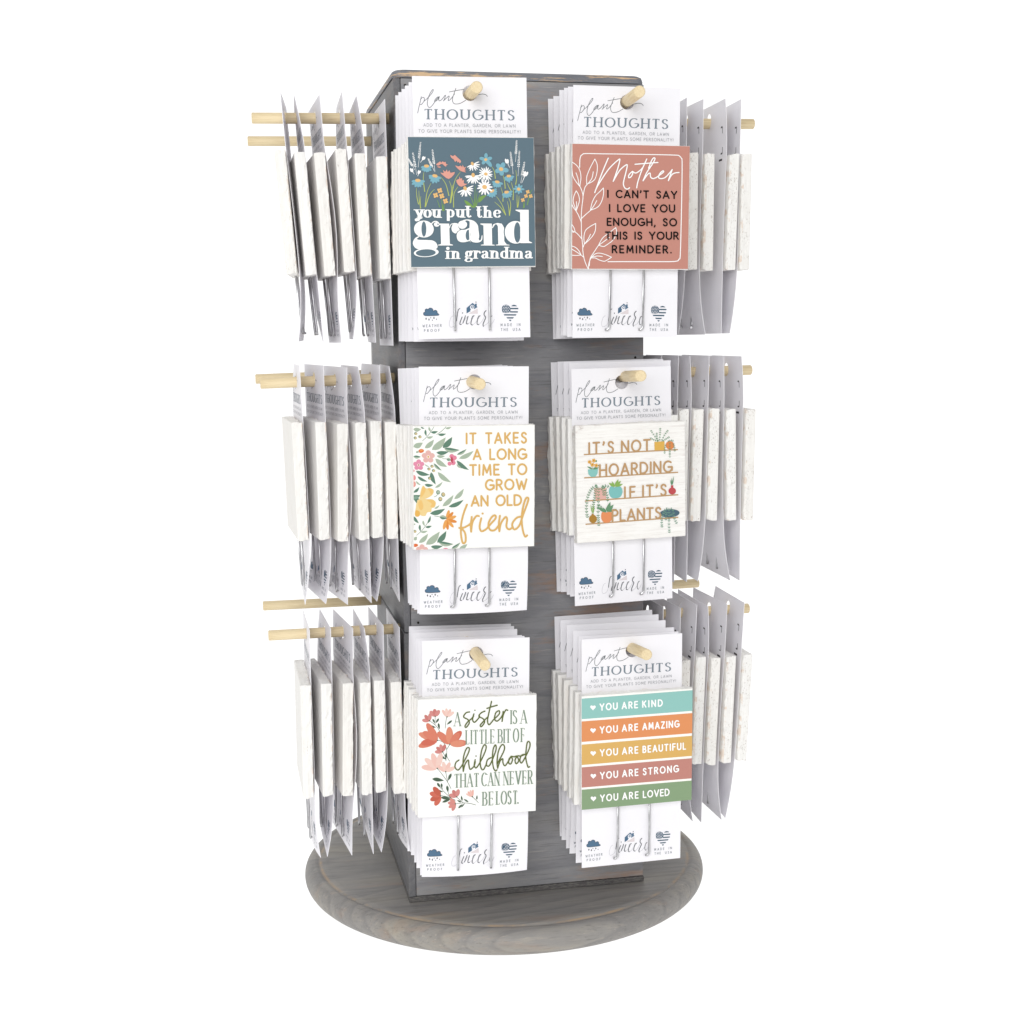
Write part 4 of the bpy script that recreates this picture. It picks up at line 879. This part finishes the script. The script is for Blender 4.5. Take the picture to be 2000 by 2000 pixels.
# ---- sign 5: sister
bd = kid(FRONTS['BL'], 'sign_board'); face_part(bd, (249, 249, 245))
C5 = [(48, 150), (1838, 85), (1835, 1835), (45, 1925)]
A = art(C5); FG = (82, 104, 84); CO = (228, 136, 112); CO2 = (218, 116, 96); RO = (222, 148, 142); BL_ = (250, 206, 194)
for P in ([(225, 465), (320, 540), (380, 630), (415, 700)], [(308, 405), (305, 520)], [(480, 410), (465, 500), (458, 578)], [(360, 755), (440, 800), (480, 900), (485, 1000), (525, 1072)], [(530, 815), (485, 890)], [(420, 930), (455, 1000), (470, 1070)], [(470, 960), (470, 1060)],
          [(340, 1180), (420, 1280), (490, 1380), (545, 1485)], [(465, 1230), (480, 1310), (495, 1380)], [(360, 1440), (450, 1540), (540, 1620), (610, 1662)], [(400, 1590), (500, 1610), (610, 1660)], [(630, 1610), (730, 1700)], [(615, 1715), (730, 1702), (840, 1712), (920, 1735)], [(868, 1608), (960, 1698)], [(400, 1450), (420, 1490)], [(490, 1500), (520, 1600)]):
    A.stroke(P, 7, FG)
for q in ((300, 500, 270, 435, 26), (315, 500, 365, 430, 30), (320, 565, 200, 542, 38), (372, 595, 355, 498, 32), (480, 525, 565, 460, 30), (470, 1045, 375, 980, 34), (465, 1050, 472, 950, 30), (440, 1362, 260, 1335, 58), (500, 1365, 550, 1255, 42), (385, 1470, 335, 1395, 36), (405, 1480, 402, 1402, 30), (500, 1540, 485, 1435, 38),
          (430, 1535, 300, 1500, 34), (545, 1640, 390, 1615, 46), (540, 1645, 410, 1690, 36), (700, 1590, 715, 1670, 26), (735, 1640, 810, 1690, 26), (635, 1660, 700, 1690, 24), (720, 1720, 655, 1782, 30), (940, 1585, 935, 1655, 24), (755, 1705, 700, 1770, 18)):
    A.leaf(q[2], q[3], q[0], q[1], q[4], FG)
def petals(x, y, ang, spread, n, l_, w_, cols):
    for i in range(n):
        a = math.radians(ang+spread*((i/(n-1))-.5)); A.ell(x+math.cos(a)*l_*.55, y+math.sin(a)*l_*.55, l_*.52, w_, cols[i % len(cols)], math.degrees(a), 14)
    A.ell(x, y, 11, 11, FG, 0, 8)
petals(308, 400, -95, 80, 3, 105, 32, [RO, (212, 132, 126)]); petals(222, 465, -130, 90, 3, 105, 28, [RO, (212, 132, 126)]); petals(487, 408, -80, 90, 4, 120, 24, [BL_, (252, 216, 204)])
petals(345, 758, 200, 75, 3, 285, 52, [CO, (232, 150, 124)]); petals(345, 758, 190, 40, 2, 240, 52, [CO2, CO]); petals(528, 818, -70, 130, 4, 245, 55, [CO, (232, 150, 124), CO2]); petals(528, 818, -50, 90, 3, 205, 48, [(234, 152, 124), CO])
petals(418, 930, -125, 110, 4, 110, 28, [RO, (212, 132, 126)]); petals(338, 1178, -125, 100, 4, 225, 44, [BL_, (252, 216, 204)]); petals(465, 1228, -85, 120, 4, 145, 30, [BL_, (252, 216, 204)])
petals(388, 1590, 175, 110, 4, 160, 42, [CO2, (206, 104, 84)]); petals(630, 1608, -120, 90, 3, 110, 32, [RO, (212, 132, 126)]); petals(612, 1714, 170, 110, 4, 110, 28, [RO, (226, 150, 140)]); petals(868, 1608, -120, 70, 4, 100, 17, [BL_, (248, 190, 176)])
A.done("illustration", bd)
A = art(C5); GT = (142, 160, 142); OL = (102, 112, 58)
for t, a, b_, hh in (("A", (598, 545), (690, 545), 205), ("IS", (1450, 518), (1545, 515), 200), ("A", (1598, 512), (1685, 508), 200)):
    A.text(t, a, (b_[0]+.01, b_[1]), hh, 7, GT, xs=.52, mode='serif', thick=21) if len(t) > 1 else A.text(t, a, b_, hh, 7, GT, xs=.56, mode='serif', thick=21)
A.text("LITTLE", (775, 818), (1195, 805), 205, 7, GT, xs=.46, mode='serif', thick=20); A.text("BIT", (1262, 802), (1440, 796), 202, 7, GT, xs=.50, mode='serif', thick=20); A.text("OF", (1488, 792), (1650, 786), 202, 7, GT, xs=.42, mode='serif', thick=20)
A.text("THAT", (602, 1468), (960, 1455), 200, 7, GT, xs=.5, mode='serif', thick=21); A.text("CAN", (1012, 1450), (1272, 1440), 198, 7, GT, xs=.46, mode='serif', thick=21); A.text("NEVER", (1345, 1436), (1772, 1418), 200, 7, GT, xs=.46, mode='serif', thick=21)
A.text("BE", (1030, 1742), (1180, 1736), 200, 7, GT, xs=.52, mode='serif', thick=21); A.text("LOST", (1238, 1730), (1545, 1720), 198, 7, GT, xs=.44, mode='serif', thick=21); A.ell(1560, 1708, 13, 13, GT)
w = 19
for P in ([(825, 335), (770, 350), (735, 410), (800, 450), (820, 500), (775, 565), (755, 545), (800, 480), (850, 440), (885, 400)], [(890, 365), (870, 450), (900, 490), (960, 430), (975, 400)], [(1055, 325), (1000, 350), (965, 400), (1030, 440), (1050, 490), (1005, 555), (985, 535), (1040, 470), (1100, 410)],
          [(1155, 180), (1120, 330), (1095, 470), (1120, 528), (1180, 460), (1200, 440), (1270, 370), (1270, 320), (1220, 350), (1200, 440), (1240, 475), (1300, 420), (1325, 370)], [(1085, 285), (1160, 260), (1240, 238)], [(1330, 330), (1315, 480)], [(1315, 480), (1330, 390), (1370, 310), (1400, 315)],
          [(665, 1055), (620, 1090), (605, 1160), (650, 1205), (700, 1150), (740, 1080), (810, 940), (820, 875), (780, 880), (740, 980), (725, 1100), (730, 1225)], [(730, 1225), (755, 1120), (805, 1055), (815, 1130), (835, 1195), (890, 1150), (912, 1080)], [(910, 1050), (895, 1130), (920, 1175), (960, 1130), (1000, 1060), (1060, 930), (1075, 850), (1045, 830), (1005, 920), (985, 1080), (1000, 1180), (1035, 1200), (1075, 1125)],
          [(1150, 1020), (1095, 1055), (1080, 1130), (1120, 1145), (1170, 1050), (1225, 900), (1215, 830), (1180, 900), (1170, 1050), (1185, 1170), (1215, 1220), (1240, 1205)], [(1245, 1110), (1340, 930), (1350, 850), (1310, 830), (1260, 930), (1240, 1080), (1250, 1180)], [(1250, 1180), (1285, 1075), (1325, 1040), (1330, 1100), (1360, 1145), (1410, 1080), (1445, 1015), (1420, 1050), (1418, 1105), (1450, 1115), (1475, 1050), (1450, 1005), (1500, 1010), (1540, 1000), (1512, 1060), (1530, 1115), (1568, 1070), (1548, 1000), (1600, 1000), (1660, 975)],
          [(1660, 975), (1610, 990), (1585, 1060), (1610, 1105), (1660, 1030), (1730, 880), (1735, 800), (1700, 790), (1680, 900), (1675, 1030), (1700, 1140), (1715, 1170), (1735, 1160)]):
    A.stroke(P, w, OL)
A.ell(905, 310, 10, 10, OL); A.ell(922, 995, 10, 10, OL)
A.done("lettering", bd)
# ---- sign 6: five stripes
bd = kid(FRONTS['BR'], 'sign_board'); face_part(bd, (252, 251, 244))
C6 = [(86, 180), (1757, 45), (1728, 1715), (82, 1882)]
A = art(C6)
for (yl, yr, bl, br), c in (((215, 72, 523, 382), (158, 212, 204)), ((557, 415, 865, 717), (242, 160, 106)), ((905, 755, 1210, 1055), (236, 190, 112)), ((1245, 1090, 1548, 1390), (208, 146, 134)), ((1580, 1422, 1885, 1712), (148, 174, 136))):
    A.poly([(80, yl), (1762, yr), (1762, br), (80, bl)], c)
A.done("stripes", bd)
A = art(C6)
for t, y0, x1, y1 in (("KIND", 350, 1296, 312), ("AMAZING", 693, 1545, 622), ("BEAUTIFUL", 1035, 1640, 955), ("STRONG", 1375, 1530, 1292), ("LOVED", 1712, 1388, 1645)):
    A.heart(257, y0-5, 42, WHT); sl = (y1-(y0+35))/(x1-365)
    f_ = lambda x: y0+35+sl*(x-365)
    A.text("YOU", (365, f_(365)), (620, f_(620)), 92, 20, WHT, xs=.86); A.text("ARE", (697, f_(697)), (925, f_(925)), 92, 20, WHT, xs=.86)
    A.text(t, (1005, f_(1005)), (x1, y1), 92, 20, WHT, xs=.80 if len(t) > 6 else .86)
A.done("lettering", bd)
